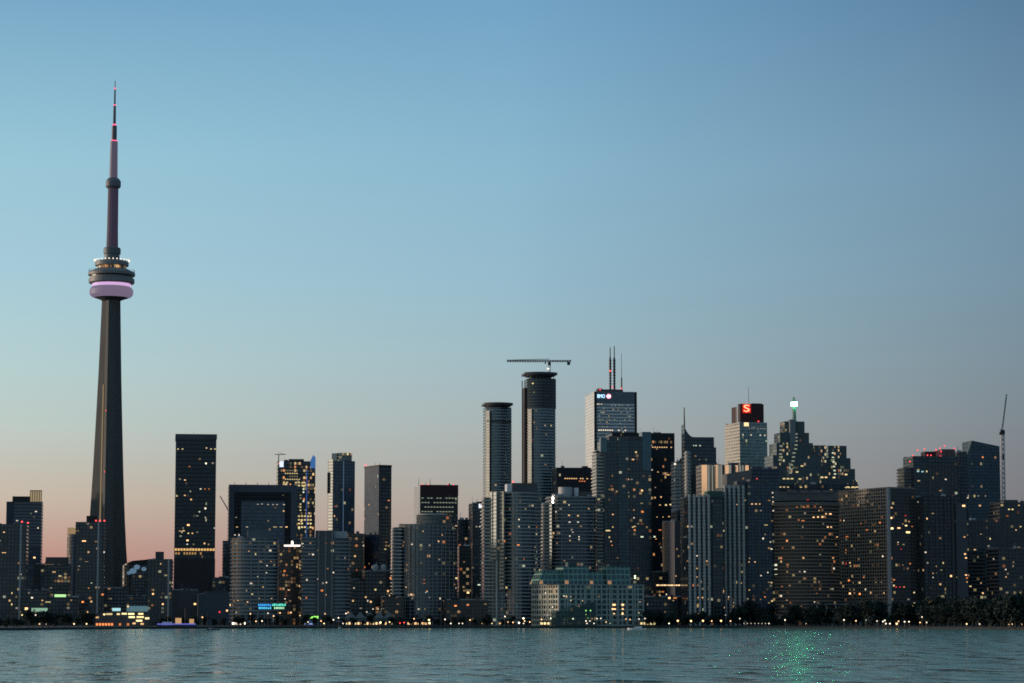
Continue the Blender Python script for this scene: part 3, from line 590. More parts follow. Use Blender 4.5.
x = b.X(793.9, 405, 8); mb = MB(); mb.lathe([(3.4, b.Z(421)), (2.5, b.Z(418.5)), (2.2, b.Z(406)), (0, b.Z(406))], 12, (x, 8)); mb.build('spire', plain('stone_spire', (.3, .34, .34), .6), b.root)
mb = MB(); s_ = 2.8; z0, z1 = b.Z(405.4), b.Z(401.2)
mb.box(x - s_, x + s_, 8 - s_, 8 + s_, z0, z1); mb.build('beacon_lantern', emit((.5, 1, .75), 5, 'beacon_glass'), b.root)
mb = MB(); mb.box(x - s_ + .3, x + s_ - .3, 7.7 - s_, 7.95 - s_, z0 + .3, z1 - .3); mb.build('added_beacon_panel', emit((.06, 1, .34), 260, 'added_beacon_glow', True), b.root)  # added front panel, sends green light to the water, not the neighbours
mb = MB(); mb.lathe([(2.6, z1), (2.2, z1 + 1.2), (0, b.Z(395))], 4, (x, 8)); mb.build('lantern_cap', plain('copper_cap', (.15, .22, .2), .6), b.root)
zz = 0
def steplights(b, pts, c, w, e):
    for px, py in pts:
        L = Vector((b.X(px, py), 0, b.Z(py))); hit_y = 0
        pos = b.M @ Vector((L.x, -.2, L.z)); HOT_EXTRA.append((px, py, w, 1.6, c, e))
HOT_EXTRA = []
steplights(b, [(796, 434), (796, 437.5), (796, 441), (796, 445), (795.6, 449), (794, 453), (793.5, 457), (793, 461), (791.5, 465), (791, 469), (790.5, 473), (781, 446), (781, 450), (780.5, 454), (780, 460)], 'P', 5, .5)
steplights(b, [(788, 478.7), (792, 478.7), (784, 478.7), (800, 479), (797, 472), (802, 466)], 'Y', 4, 1)
b = Bld('office_tower', 'shorter stepped stone tower without a spire right of the beacon tower', 'office tower', 824, 857.5, 480, 2850, 40, 8, fh=3.9)
b.body(b.rect(), 0, b.H, st)
for p0, p1, y, q in ((824.5, 855, 468.5, 3), (825, 850.5, 457.5, 6), (828, 846.5, 445, 9)):
    b.body([(b.X(p0, y, q), q), (b.X(p1, y, q), q), (b.X(p1, y, q), 40 - q), (b.X(p0, y, q), 40 - q)], b.H - 30 + q * 3, b.Z(y), st, name='setback_tier')
steplights(b, [(833, 453), (833, 457.5), (833.5, 462), (834, 466.5), (834.5, 470.5), (835, 474)], 'P', 3, 1); steplights(b, [(822, 477.3), (826, 477.3), (834, 477.5), (846, 474.5), (848, 487), (853, 487), (857, 487)], 'Y', 4, 1.5)
b = simple('long dark podium with a bright dotted row at the foot of the stepped towers', 776, 858.5, 484, 2600, fac(wall=(.03, .04, .05), glass=(.015, .02, .028), lit=.12, fh=4), cat='office block', name='office_block', fh=4)
winrow(b, 487, [777, 780.5, 784, 788, 801, 846, 849, 852, 855], 2.2, 1.4, 'Y', 1)
b = simple('dark blue glass block with a small red light right of the gold tower', 751, 779, 468.5, 2480, fac(wall=(.03, .045, .075), glass=(.015, .028, .06), lit=.01, fh=3.6, bw=2.2), cat='office block', name='office_block'); b.bump(752, 762, 466.5, STEEL); b.beacon(757, 479, -.6)
# ---- ribbed condos
rib = plain('grey_rib_balcony', (.5, .49, .45), .6); ribd = fac(refl=.4, wall=(.03, .035, .04), glass=(.012, .016, .022), lit=.05, fh=2.9, bw=2.4)
def ribbed(b, px0, px1, n, yt, name='rib_bay'):
    z1 = b.Z(yt)
    for i in range(n):
        mb = MB(); c = b.X(px0 + (px1 - px0) * (i + .5) / n); r = (b.X(px1) - b.X(px0)) / n * .32; z = 0
        while z < z1: mb.lathe([(r, z), (r, z + 1.5), (r * .8, z + 1.5), (r * .8, z + 2.9)], 10, (c, 0)); z += 2.9
        mb.build(name, rib, b.root)
b = simple('left ribbed grey condo with five rounded balcony bays and teal roof room', 687, 723, 497, 2110, ribd, d=28, fh=2.9)
ribbed(b, 687, 711, 5, 497); b.bump(707.5, 723.5, 490.5, TEAL); b.box('infill_wall', fac(**navy, lit=.05), b.X(712), b.X(722), -1, 0, 0, b.Z(499))
b = simple('right ribbed grey condo with four balcony bays and stepped roof', 722.5, 747.5, 488, 2130, ribd, d=28, fh=2.9)
ribbed(b, 722.5, 745.5, 5, 487.5); b.bump(726, 746, 484.5, CONC); b.bump(737, 746, 480.5, DCONC, 'plant_room')
b = simple('dark blue glass condo joined to the right side of the ribbed condos', 747, 778, 481.5, 2135, fac(wall=(.03, .05, .075), glass=(.012, .028, .05), fh=2.9, bw=3, slab=.25, lit=.03), d=28, fh=2.9)
b.bump(750, 766, 478.5, DCONC); b.plant(3)
b.box('corner_column', STEEL, b.X(757), b.X(758.5), -.8, 0, 0, b.H - 6)
# ---- curved brown hotel
hm = fac(refl=.2, wall=(.20, .125, .085), glass=(.016, .011, .009), fh=2.9, bw=2.6, slab=.3, pier=.16, lit=.07, warm=1.6, gloss=.45, power=.45)
b = Bld('hotel_tower', 'wide curved brown hotel with a pale band along its bowed top', 'hotel', 777.5, 842, 499, 2120, 26, 4, fh=2.9)
pts = bow(0, b.w, 14, 34, 14, 16); b.pts = pts; b.body(pts, 0, b.H - 4, hm)
b.slabs(pts, 2.9, b.H - 4, .8, 1.0, plain('brown_slab', (.27, .19, .14), .7)); b.slabs(pts, b.H - 4, b.H - 1, .9, 1.8, plain('pale_brown_band', (.17, .16, .15), .7), name='cornice')
b.body([(b.X(777.5), 18), (b.X(842), 18), (b.X(842), 36), (b.X(777.5), 36)], 0, b.Z(490.5), plain('grey_brown_panel', (.13, .125, .12), .7), name='upper_block')
for px in (788, 800, 812, 824): b.bump(px, px + 9, 489, plain('grey_brown_box', (.15, .14, .135), .7), 'roof_box', 17, 24, b.Z(492))
b = Bld('hotel_tower', 'square gridded hotel block with a pale corner column right of the curved hotel', 'hotel', 838, 915, 488.5, 2125, 30, 28, xc=888.5, fh=2.9)
gm = fac(refl=.25, wall=(.34, .26, .195), glass=(.02, .016, .014), fh=2.9, bw=3.4, slab=.35, pier=.3, lit=.06, warm=1.3, power=.45)
b.body(b.rect(), 0, b.H, gm)
b.body([(.2, -.2), (b.w, -.2), (b.w, 0), (.2, 0)], 0, b.H, fac(refl=.3, wall=(.11, .10, .095), glass=(.015, .016, .02), fh=2.9, bw=2.6, lit=.05, warm=1.2), name='shaded_front')  # darker copy of the hotel wall, shade put into its colour
b.box('corner_column', plain('pale_column', (.38, .37, .36), .7), -1.5, .8, -1.2, 1.5, 0, b.H + 1); b.box('roof_parapet', plain('pale_brown_parapet', (.22, .2, .185), .7), -.4, b.w, -.5, b.d + .4, b.H, b.H + 1.4)
# terrace with slanted struts
t_ = empty('terrace_roof', P(812, 626, 2075) * 1); t_.location.z = GZ; tag(t_, 'low grey terrace roof on slanted struts at the foot of the curved hotel', 'terrace')
Lw = P(890, 604, 2075).x - t_.location.x; hz = P(850, 603.5, 2075).z - GZ
mb = MB(); mb.box(0, Lw, 0, 20, hz - 1.2, hz); mb.build('roof', plain('terrace_grey', (.12, .13, .13), .6), t_)
for i in range(8):
    mb = MB(); x = 4 + i * (Lw - 10) / 7; mb.bar((x + 5, .6, 0), (x, .6, hz - 1.2), .7); mb.build('strut', PANEL, t_)
mb = MB(); mb.box(1, Lw - 1, 8, 19, 0, hz - 1.2); mb.build('back_wall', DCONC, t_)
# ---- right side
b = simple('dark stepped condo with red roof lights on the right', 913, 957.5, 456, 2320, fac(wall=(.045, .05, .06), glass=(.014, .02, .03), fh=3.0, lit=.03), fh=3.0, d=32)
b.body([(b.X(905.5), 4), (-.1, 4), (-.1, 26), (b.X(905.5), 26)], 0, b.Z(467), fac(wall=(.10, .10, .10), glass=(.02, .02, .025), lit=.03), name='side_wing')
b.slabs([(b.X(905.5), 4), (-.2, 4), (-.2, 26), (b.X(905.5), 26)], 3, b.Z(467), 1.2, .9, plain('ash_balcony', (.16, .16, .155), .6))
b.slabs([(b.X(929), -.1), (b.w, -.1), (b.w, 20), (b.X(929), 20)], 3, b.H - 6, .8, .7, DCONC)
b.bump(925, 936, 451, REDM, 'plant_room'); b.bump(942, 955, 448.5, DCONC); b.bump(936, 942, 450, plain('lit_red_wall', (.4, .2, .18), .6), 'lift_head'); b.box('stair_shaft', STEEL, b.X(928), b.X(929), -1, 0, 0, b.H)
for px, py in ((910, 461.5), (913, 455.5), (917.5, 450), (924.5, 449), (927.5, 455), (931, 455), (936, 449.5), (940, 448), (941, 451), (940.5, 456), (944.5, 445.5), (954.5, 448)): b.beacon(px, py, 1, r=.7, e=2)
b = simple('narrow dark glass condo wedged left of the sharp peaked tower', 957, 967, 451.5, 2360, fac(wall=(.04, .05, .065), glass=(.015, .022, .035), lit=.02), d=24)
b = Bld('condo_tower', 'blue glass tower with a sharp slanted peak on the right', 'condo tower', 972, 999.5, 446, 2400, 30, 8, fh=3.1)
bm_ = fac(gloss=.35, wall=(.035, .055, .08), glass=(.015, .03, .05), fh=3.1, bw=2.4, slab=.22, pier=.2, lit=.01, tint=.8)
zp = b.Z(440.5); b.body(b.rect(), 0, b.H, bm_, ztop=lambda x, y: zp - (zp - b.H) * x / b.w)
mb = MB(); xa = b.X(966.5); za = b.Z(457)
mb.face([(xa, 1.2, 0), (0, 0, 0), (0, 0, zp), (xa, 1.2, za)], [(0, 0), (8, 0), (8, zp), (0, za)]); mb.face([(xa, 6, 0), (xa, 1.2, 0), (xa, 1.2, za), (xa, 6, za)], [(0, 0), (5, 0), (5, za), (0, za)]); mb.face([(xa, 1.2, za), (0, 0, zp), (0, 6, zp), (xa, 6, za)], None, 1)
mb.build('slanted_side', [bm_, STEEL], b.root)
b = simple('black balcony condo with a wide pale column, low on the right', 923, 958, 496, 2130, fac(wall=(.03, .03, .033), glass=(.01, .012, .015), lit=.02, bw=3.4), d=26, fh=3.0)
for px in (929, 935, 944, 951): b.box('wall_rib', plain('rib_grey', (.075, .075, .08), .7), b.X(px), b.X(px) + 1.6, -1, 0, 0, b.H)
b.body([(b.X(955), -2), (b.X(965.5), -2), (b.X(965.5), 14), (b.X(955), 14)], 0, b.Z(503), plain('grey_column', (.085, .09, .10), .7), name='pale_column')
b = simple('low pale blue block with a grid of small white lights', 914.5, 926, 536, 2250, fac(wall=(.04, .055, .07), glass=(.02, .03, .04), lit=.03), cat='apartment block', name='apartment_block')
for y in (566, 569.5, 580, 584, 588, 594):
    winrow(b, y, [917 + 3.1 * i for i in range(3) if rnd.random() < .75], 1, 1, 'N', .5)
b = simple('dark condo cut by the right frame edge with a yellow lit top floor', 1000, 1034, 502, 2260, fac(**navy, lit=.06), slabs=.5, smat=DCONC); b.bump(1004, 1018, 499.5, DCONC)
b = simple('broad dark apartment block with warm windows at the right waterfront', 965, 1004, 520, 2200, fac(wall=(.035, .04, .055), glass=(.012, .016, .024), lit=.05), slabs=.5, smat=DCONC, cat='apartment block', name='apartment_block')
b = simple('low dark apartment block in the bottom right corner', 998, 1036, 548, 2120, fac(wall=(.03, .032, .038), glass=(.012, .014, .018), lit=.05), slabs=.5, smat=DCONC, cat='apartment block', name='apartment_block')
# luffing crane at right
p0 = P(1003.5, 520, 2300); root = empty('luffing_crane', (p0.x, p0.y, GZ)); tag(root, 'tall luffing crane with raised jib beside the sharp peaked tower', 'crane')
zc = lambda y: P(1003, y, 2300).z - GZ
xc_ = lambda px, y: P(px, y, 2300).x - p0.x
mb = MB(); lattice(mb, (0, 0, 0), (xc_(1002.5, 432), 0, zc(432)), 2.4, 40, .95); mb.build('mast', plain('pale_crane_paint', (.7, .62, .6), .6), root)
mb = MB(); lattice(mb, (xc_(1002, 430), 0, zc(430)), (xc_(1006.5, 394), 0, zc(394)), 1.1, 14, .4); mb.build('jib', PANEL, root)
mb = MB(); mb.box(xc_(1000.5, 433), xc_(1004.5, 433), -2, 2, zc(434.5), zc(430)); mb.box(xc_(999.5, 433), xc_(1000.8, 433), -1.5, 1.5, zc(435), zc(432)); mb.build('machine_deck', DSTEEL, root)
mb = MB(); mb.box(xc_(1001.6, 455), xc_(1004.2, 455), -1.6, 1.6, zc(460), zc(454.5)); mb.build('climbing_collar', REDM, root)
mb = MB(); mb.bar((xc_(1000.5, 431), 0, zc(431)), (xc_(1002.8, 424), 0, zc(424)), .5); mb.bar((xc_(1002.8, 424), 0, zc(424)), (xc_(1006, 398), 0, zc(398)), .2); mb.build('back_stay', STEEL, root)

# ---- fill blocks low behind the waterfront
lowm = [fac(wall=(.04, .045, .05), glass=(.012, .016, .02), lit=.07, warm=.9), fac(wall=(.07, .055, .045), glass=(.018, .016, .014), lit=.08, warm=1), fac(wall=(.03, .04, .055), glass=(.012, .02, .03), lit=.06)]
for (x0, x1, y, Y, m, lb) in ((22, 48, 590, 2130, 0, 'low dark block with greenish shop glow near the left edge'), (48, 78, 597, 2110, 0, 'low dark block carrying a small green lit sign'),
        (104, 128, 588, 2350, 2, 'low dark block at the foot of the observation tower'), (126, 150, 596, 2300, 2, 'low blue block behind the lit pavilion'), (350, 368, 580, 2180, 0, 'low dark block between grey condo and two tone tower'),
        (384, 404, 597, 2120, 1, 'small pinkish brick block below the rounded condo'), (446, 488, 600, 2110, 1, 'low reddish block with orange windows left of the stepped condo'), (640, 690, 572, 2350, 1, 'dark office block behind the lit canopy'),
        (646, 690, 597, 2140, 0, 'low dark hall under the bright canopy line'), (540, 602, 575, 2250, 0, 'dark block hidden behind the glass topped warehouse')):
    b = simple(lb, x0, x1, y, Y, lowm[m], cat='low block', name='low_block'); b.plant(3)
    if 'canopy line' in lb: [b.box('canopy_lamp', emit((1, .66, .34), [1.6, .9, 1.3][q % 3]), b.X(656.5 + q * 2.4), b.X(658.2 + q * 2.4), -1.5, 0, b.Z(585.8), b.Z(584.6)) for q in range(10)]; b.box('canopy_roof', STEEL, b.X(655), b.X(681), -1.6, 3, b.Z(584.5), b.Z(583.8)); b.box('canopy_post', STEEL, b.X(667), b.X(668), -1, 0, 0, b.Z(586))
    if 'green lit sign' in lb: b.box('roof_sign', emit((.55, 1, .4), 1.0), b.X(54.5), b.X(66), -.4, 0, b.H, b.H + 2.2)
    if 'greenish shop' in lb: b.box('shop_canopy', emit((.35, .6, .42), .7), b.X(32), b.X(48), -2, 0, b.Z(611.5), b.Z(608))
# a long row of dim blocks farther inland closes gaps under the towers
for i in range(22):
    x0 = 128 + i * 40 if i else 20
    x1 = x0 + 38
    if x0 > 1010: break
    yy = 596 - random.random() * 8
    side_ = ['brown', 'slate blue', 'black'][i % 3]
    b = simple('%s low inland block glimpsed %s' % (side_, 'between waterfront buildings'), x0, x1, yy, 2900 + (i % 3) * 120, lowm[i % 3], cat='low block', name='inland_block', group='low inland blocks glimpsed between waterfront buildings, %s' % side_)

# ---- glass topped warehouse
b = Bld('warehouse_terminal', 'long cream warehouse with green glass upper storeys on the waterfront', 'warehouse', 531.5, 643, 584, 2032, 60, 21, xc=559, fh=4.2)
lf_ = fac(refl=.4, wall=(.52, .50, .40), glass=(.03, .05, .05), fh=4.2, bw=5.2, slab=.35, pier=.3, lit=.06, warm=.9)
wm_ = fac(refl=.5, wall=(.36, .44, .38), glass=(.03, .065, .06), fh=4.2, bw=4.6, slab=.3, pier=.28, lit=.05, warm=.9, power=.4)
b.body(b.rect(), 0, b.H, wm_)
b.body([(-.3, 0), (0, 0), (0, b.d), (-.3, b.d)], 0, b.H - .3, lf_, name='lit_cream_side')  # left wall coloured lighter, evening glow put into its colour
b.slabs(b.rect(), b.H - 1.2, b.H, .5, 1.2, plain('cream_cornice', (.30, .33, .31), .7), name='cornice')
for i in range(11):
    x = i * b.w / 10; b.box('pilaster', plain('cream_pilaster', (.38, .42, .38), .7) if i == 0 else bpy.data.materials['cream_pilaster'], x - .6, x + .6, -.6, 0, 0, b.H - 1.3)
for i in range(1, 5):
    mb = MB(); y = i * b.d / 5; mb.box(-.6, 0, y - .7, y + .7, 0, b.H - 1.3); mb.build('pilaster', bpy.data.materials['cream_pilaster'], b.root)
gg = fac(refl=.6, wall=(.26, .42, .34), glass=(.02, .055, .05), fh=4.6, bw=4.0, slab=.22, pier=.18, lit=.12, warm=.9, power=.4)
def glazed(px0, px1, y, s=0, q=6, nme='glass_storey'):
    x0, x1, z1 = b.X(px0), b.X(px1), b.Z(y); mb = MB(); z0 = b.H
    A = [(x0, q, z0), (x1, q, z0), (x1, q + 20, z0), (x0, q + 20, z0)]; T = [(x0 + s, q + 2, z1), (x1, q + 2, z1), (x1, q + 18, z1), (x0 + s, q + 18, z1)]
    for i in range(4):
        j = (i + 1) % 4; L = (Vector(A[j]) - Vector(A[i])).length; mb.face([A[i], A[j], T[j], T[i]], [(0, z0), (L, z0), (L, z1), (0, z1)])
    mb.face(T, None, 1); mb.build(nme, [gg, TEAL], b.root)
glazed(542, 566, 570, 5, 8); glazed(566, 592, 566.5, 0, 4); glazed(592, 609, 571.5, 0, 7); glazed(609, 633, 566, 0, 4)
b.bump(568, 577, 562, TEAL, 'roof_room', 8, 14, b.Z(566.6)); b.bump(609, 614, 563.5, TEAL, 'roof_room', 8, 14, b.Z(566.2))
mb = MB(); x0, x1 = b.X(551), b.X(591); mb.prism([(x0, -10), (x1, -10), (x1, -.7), (x0, -.7)], 0, b.Z(603), 0, 1, ztop=lambda x, y: b.Z(612) + (b.Z(602) - b.Z(612)) * min(1, (x - x0) / 14)); mb.build('glass_pavilion', [fac(wall=(.04, .09, .08), glass=(.02, .05, .045), fh=3.6, bw=3, lit=.1, warm=.6), TEAL], b.root)
WH = b

# ------------------------------------------------------------------ observation tower
TX = P(111.7, 275, 2500); root = empty('observation_tower', (TX.x, 2500, GZ)); tag(root, 'very tall concrete observation tower with a lit purple round pod and needle antenna', 'tower')
tz = lambda py: P(112, py, 2500).z - GZ
tconc, tt, tb = newmat('tower_concrete')
tc = tt.new('ShaderNodeTexCoord'); nz = tt.new('ShaderNodeTexNoise'); nz.inputs['Scale'].default_value = .08; nz.inputs['Detail'].default_value = 6
mp = tt.new('ShaderNodeMapping'); mp.inputs['Scale'].default_value = (3, 3, .35); tt.l.new(tc.outputs['Object'], mp.inputs[0]); tt.l.new(mp.outputs[0], nz.inputs['Vector'])
tt.put(tb.inputs['Base Color'], tt.mix(nz.outputs[0], (.075, .078, .075, 1), (.13, .13, .122, 1))); tb.inputs['Roughness'].default_value = .85
def ysec(Rr, hw, core, rot=R(70)):
    out = []
    for k in range(3):
        a = R(210 + 120 * k) + rot; ca, sa = math.cos(a), math.sin(a)
        for (u, v) in ((core * .5, -hw * 1.35 - core * .3), (Rr, -hw), (Rr, hw), (core * .5, hw * 1.35 + core * .3)):
            out.append((u * ca - v * sa, u * sa + v * ca))
    return out
lv = [(0, 33, 4.4, 9), (20, 27, 4.1, 8.5), (45, 23, 3.8, 8), (75, 20.3, 3.5, 7.6), (105, 18.2, 3.3, 7.2), (150, 15.8, 3.0, 7), (200, 13.6, 2.9, 6.6), (250, 11.6, 2.7, 6.2), (300, 10, 2.6, 6), (tz(299), 9.2, 2.5, 6)]
mb = MB(); secs = [(z, ysec(a, h, c)) for z, a, h, c in lv]
for (z0, s0), (z1, s1) in zip(secs, secs[1:]):
    n = len(s0)
    for i in range(n):
        j = (i + 1) % n; mb.face([(*s0[i], z0), (*s0[j], z0), (*s1[j], z1), (*s1[i], z1)])
mb.build('shaft', tconc, root)
# lit lift strip on the flank of the left leg
def strip_pt(z):
    for (z0, a0, h0, c0), (z1, a1, h1, c1) in zip(lv, lv[1:]):
        if z0 <= z <= z1: s = (z - z0) / (z1 - z0); a, h, c = a0 + (a1 - a0) * s, h0 + (h1 - h0) * s, c0 + (c1 - c0) * s; break
    ang = R(210 + 10); r = math.hypot(c * .5, h * 1.35 + c * .3) + .9
    return (r * math.cos(ang), r * math.sin(ang))
mb = MB(); zs = [tz(560), tz(521), 150, 200, tz(385)]
for z0, z1 in zip(zs, zs[1:]):
    a, c = strip_pt(z0), strip_pt(z1); dx = .55
    mb.face([(a[0] - dx, a[1] - .9, z0), (a[0] + dx, a[1] - .9, z0), (c[0] + dx, c[1] - .9, z1), (c[0] - dx, c[1] - .9, z1)])
    mb.face([(a[0] + dx, a[1] - .9, z0), (a[0] + dx, a[1] + 1.5, z0), (c[0] + dx, c[1] + 1.5, z1), (c[0] + dx, c[1] - .9, z1)])
    mb.face([(a[0] - dx, a[1] + 1.5, z0), (a[0] - dx, a[1] - .9, z0), (c[0] - dx, c[1] - .9, z1), (c[0] - dx, c[1] + 1.5, z1)])
mb.build('lift_light_strip', emit((.8, .58, .32), .3), root)
def lat(name, prof, mat, n=48): mb = MB(); mb.lathe([(r, tz(y)) for r, y in prof], n); return mb.build(name, mat, root, merge=False)
purp = plain('purple_lit_radome', (.42, .34, .48), .5)
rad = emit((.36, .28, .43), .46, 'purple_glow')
POD = plain('pod_cladding', (.24, .24, .235), .5)
lat('pod_underside', [(8.9, 301), (12, 299.5), (17, 297.8)], DCONC)
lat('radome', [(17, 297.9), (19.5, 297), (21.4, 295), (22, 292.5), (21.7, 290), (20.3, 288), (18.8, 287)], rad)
lat('ring_light', [(18.8, 287.2), (19.6, 286.4), (19.6, 284.6), (18.8, 284)], emit((.8, .5, .86), .85))
lat('pod_deck', [(19.8, 284.2), (21.5, 284), (22.9, 283), (22.9, 279.2), (21.4, 278.8), (21.4, 277)], POD)
lat('pod_windows', [(21.4, 277.2), (21.6, 275.6)], BLACKP)
lat('pod_upper_deck', [(21.6, 276), (23.4, 275.8), (23.4, 273.2), (22, 272), (19.5, 271), (16.6, 269.5), (14.5, 269)], POD)
lat('pod_restaurant', [(14.4, 269.4), (14.6, 266.8), (14.4, 265.6)], fac(wall=(.15, .10, .06), glass=(.3, .12, .04), fh=6, bw=1.9, slab=.1, pier=.2, lit=.6, warm=1.5, power=.9))
lat('pod_crown', [(14.5, 266.4), (16.8, 266), (16.8, 262), (15.5, 261.4), (8.4, 260)], POD)
for i in range(28):
    a = 2 * math.pi * i / 28; mb = MB(); z = tz(260.6); mb.lathe([(0, z - .8), (.65, z - .4), (.65, z + .4), (0, z + .8)], 6, (17.6 * math.cos(a), 17.6 * math.sin(a))); mb.build('crown_lamp', emit(COL['N'], 1.3), root)
mb = MB()
for i in range(40):
    a = 2 * math.pi * i / 40; mb.bar((22.8 * math.cos(a), 22.8 * math.sin(a), tz(272.6)), (22.8 * math.cos(a), 22.8 * math.sin(a), tz(270)), .25)
mb.build('edge_rail', STEEL, root)
lat('upper_collar', [(7.6, 260.2), (7.6, 254.5), (8.6, 254), (8.6, 249), (8, 248), (5.6, 247.8)], plain('collar_grey', (.12, .15, .16), .5))
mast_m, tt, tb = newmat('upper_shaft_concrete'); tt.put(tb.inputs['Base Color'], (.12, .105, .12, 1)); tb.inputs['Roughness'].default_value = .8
tb.inputs['Emission Color'].default_value = (.16, .08, .2, 1); tb.inputs['Emission Strength'].default_value = .12  # purple light given to the concrete as its own emission
lat('upper_shaft', [(6.0, 248), (5.6, 230), (5.3, 188)], mast_m, 12)
lat('sky_pod', [(5.3, 188.6), (6.6, 188), (7.6, 186.6), (7.6, 181.5), (6.6, 180), (5.6, 178.6), (4.2, 178)], plain('sky_pod_cladding', (.17, .17, .19), .5))
lat('lower_antenna', [(4.2, 178.2), (4.0, 160), (3.7, 141.5), (2.7, 141.2)], emit((.24, .2, .32), .3, 'purple_lit_mast'), 12)  # purple light on this mast is its own emission
lat('middle_antenna', [(2.7, 141.5), (2.6, 126), (1.5, 125.5)], plain('antenna_grey', (.17, .15, .18), .5), 12)
lat('upper_antenna', [(1.5, 126), (1.3, 106), (.9, 105), (.8, 90), (.5, 89), (.35, 81), (0, 80.5)], plain('antenna_white', (.14, .13, .15), .5), 8)
for y, r in ((88.5, .9), (105.3, 1.2), (124.8, 1.9), (126.5, 1.4), (141, 3.1), (142.5, 2.5)):
    mb = MB(); z = tz(y); mb.lathe([(r * .9, z - .7), (r * 1.1, z), (r * .9, z + .7)], 10); mb.build('warning_light', emit((1, .12, .25), 1.6), root)
for y, rr in ((411.5, 11.5), (472.5, 13.5)):
    mb = MB(); mb.lathe([(0, -1), (.9, 0), (0, 1)], 8); o = mb.build('warning_light', emit(COL['R'], 1.8), root); o.location = (-1.2, -rr, tz(y))

# ------------------------------------------------------------------ land, quay, water
shore = [(-60000, 1200), (-3000, 1500), (-800, 1560), (-330, 1640), (-290, 1850), (-150, 1985), (0, 2000), (180, 1998), (300, 1900), (380, 1700), (900, 1600), (3000, 1500), (60000, 1200)]
def shoreY(x):
    for (x0, y0), (x1, y1) in zip(shore, shore[1:]):
        if x0 <= x <= x1: return y0 + (y1 - y0) * (x - x0) / (x1 - x0)
    return 2000
# Buildings keep their own depth; the quay follows the shore line
def struct(name, mb, mat): o = mb.build(name, mat); o['kind'] = 'structure'; return o
mb = MB(); mb.face([(x, y, GZ) for x, y in shore] + [(60000, 60000, GZ), (-60000, 60000, GZ)]); struct('ground', mb, plain('city_ground', (.045, .05, .045), .9, scale=.01))
mb = MB()
for (x0, y0), (x1, y1) in zip(shore, shore[1:]): mb.face([(x0, y0, -1), (x1, y1, -1), (x1, y1, GZ + .004), (x0, y0, GZ + .004)]); mb.face([(x0, y0, GZ + .004), (x1, y1, GZ + .004), (x1, y1 + 12, GZ + .004), (x0, y0 + 12, GZ + .004)])
struct('quay', mb, plain('quay_concrete', (.03, .034, .034), .9, scale=.3))

water, t, bs = newmat('lake_water')
tc = t.new('ShaderNodeTexCoord')
def noise(scale, sx, sy, det, rough=.55, dist=0):
    mp = t.new('ShaderNodeMapping'); mp.inputs['Scale'].default_value = (sx, sy, 1); mp.inputs['Rotation'].default_value = (0, 0, R(8)); t.l.new(tc.outputs['Object'], mp.inputs[0])
    n = t.new('ShaderNodeTexNoise'); n.inputs['Scale'].default_value = scale; n.inputs['Detail'].default_value = det; n.inputs['Roughness'].default_value = rough; n.inputs['Distortion'].default_value = dist
    t.l.new(mp.outputs[0], n.inputs['Vector']); return n.outputs[0]
n1 = noise(.2, .42, 1, 2, .5, .3); n2 = noise(.8, .5, 1, 1, .5); n3 = noise(.012, 1, .6, 3)
h = t.m('ADD', t.m('MULTIPLY', n1, .95), t.m('MULTIPLY', n2, .05))
n4 = noise(.06, 2.4, 1, 2, .5, .6)
patch = t.ramp(n4, [(.36, (0, 0, 0)), (.62, (1, 1, 1))])
h = t.m('MULTIPLY', h, t.m('MULTIPLY', t.m('ADD', t.m('MULTIPLY', n3, .8), .35), t.m('ADD', t.m('MULTIPLY', patch, 1.25), .25)))
t.put(bs.inputs['Roughness'], t.m('ADD', .07, t.m('MULTIPLY', patch, .12)))
bp = t.new('ShaderNodeBump'); bp.inputs['Strength'].default_value = 1.0; bp.inputs['Distance'].default_value = 1.0; t.l.new(h, bp.inputs['Height'])
t.l.new(bp.outputs[0], bs.inputs['Normal'])
bs.inputs['Base Color'].default_value = (.16, .33, .26, 1); bs.inputs['Specular Tint'].default_value = (.95, 1, .92, 1); bs.inputs['IOR'].default_value = 1.34; bs.inputs['IOR'].default_value = 1.33
df = t.new('ShaderNodeBsdfDiffuse'); df.inputs['Color'].default_value = (.34, .46, .26, 1)
ms = t.new('ShaderNodeMixShader'); t.put(ms.inputs[0], t.m('ADD', .06, t.m('MULTIPLY', patch, .20))); t.l.new(bs.outputs[0], ms.inputs[1]); t.l.new(df.outputs[0], ms.inputs[2]); t.l.new(ms.outputs[0], t.n['Material Output'].inputs[0])
mb = MB(); mb.face([(-60000, -3000, 0), (60000, -3000, 0), (60000, 60000, 0), (-60000, 60000, 0)]); struct('water', mb, water)

# ------------------------------------------------------------------ waterfront things
# lit pavilion
def lowthing(name, label, cat, px0, px1, Y, d=12):
    p = P(px0, 620, Y); r = empty(name, (p.x, Y, GZ)); tag(r, label, cat); w = P(px1, 620, Y).x - p.x; return r, w
def lx(r, px, Y): return P(px, 620, Y).x - r.location.x
def lz(py, Y): return P(512, py, Y).z - GZ
def bx(name, mat, parent, x0, x1, y0, y1, z0, z1): mb = MB(); mb.box(x0, x1, y0, y1, z0, z1); return mb.build(name, mat, parent)
Y = 1985; r, w = lowthing('waterfront_pavilion', 'low waterfront pavilion with rows of yellow lights below the observation tower', 'pavilion', 95, 149, Y)
X = lambda px: lx(r, px, Y)
Z = lambda py: max(.1, lz(py, Y))
bx('wall', DCONC, r, X(95), X(149), 1, 14, 0, Z(613)); bx('roof', STEEL, r, X(100), X(148), 0, 15, Z(612.9), Z(611.6))
bx('blue_roof', emit((.12, .25, .3), .6), r, X(126), X(146), 2, 10, Z(611.5), Z(606)); bx('roof_sign', emit(COL['C'], .8), r, X(112), X(120), .5, 2, Z(611), Z(608))
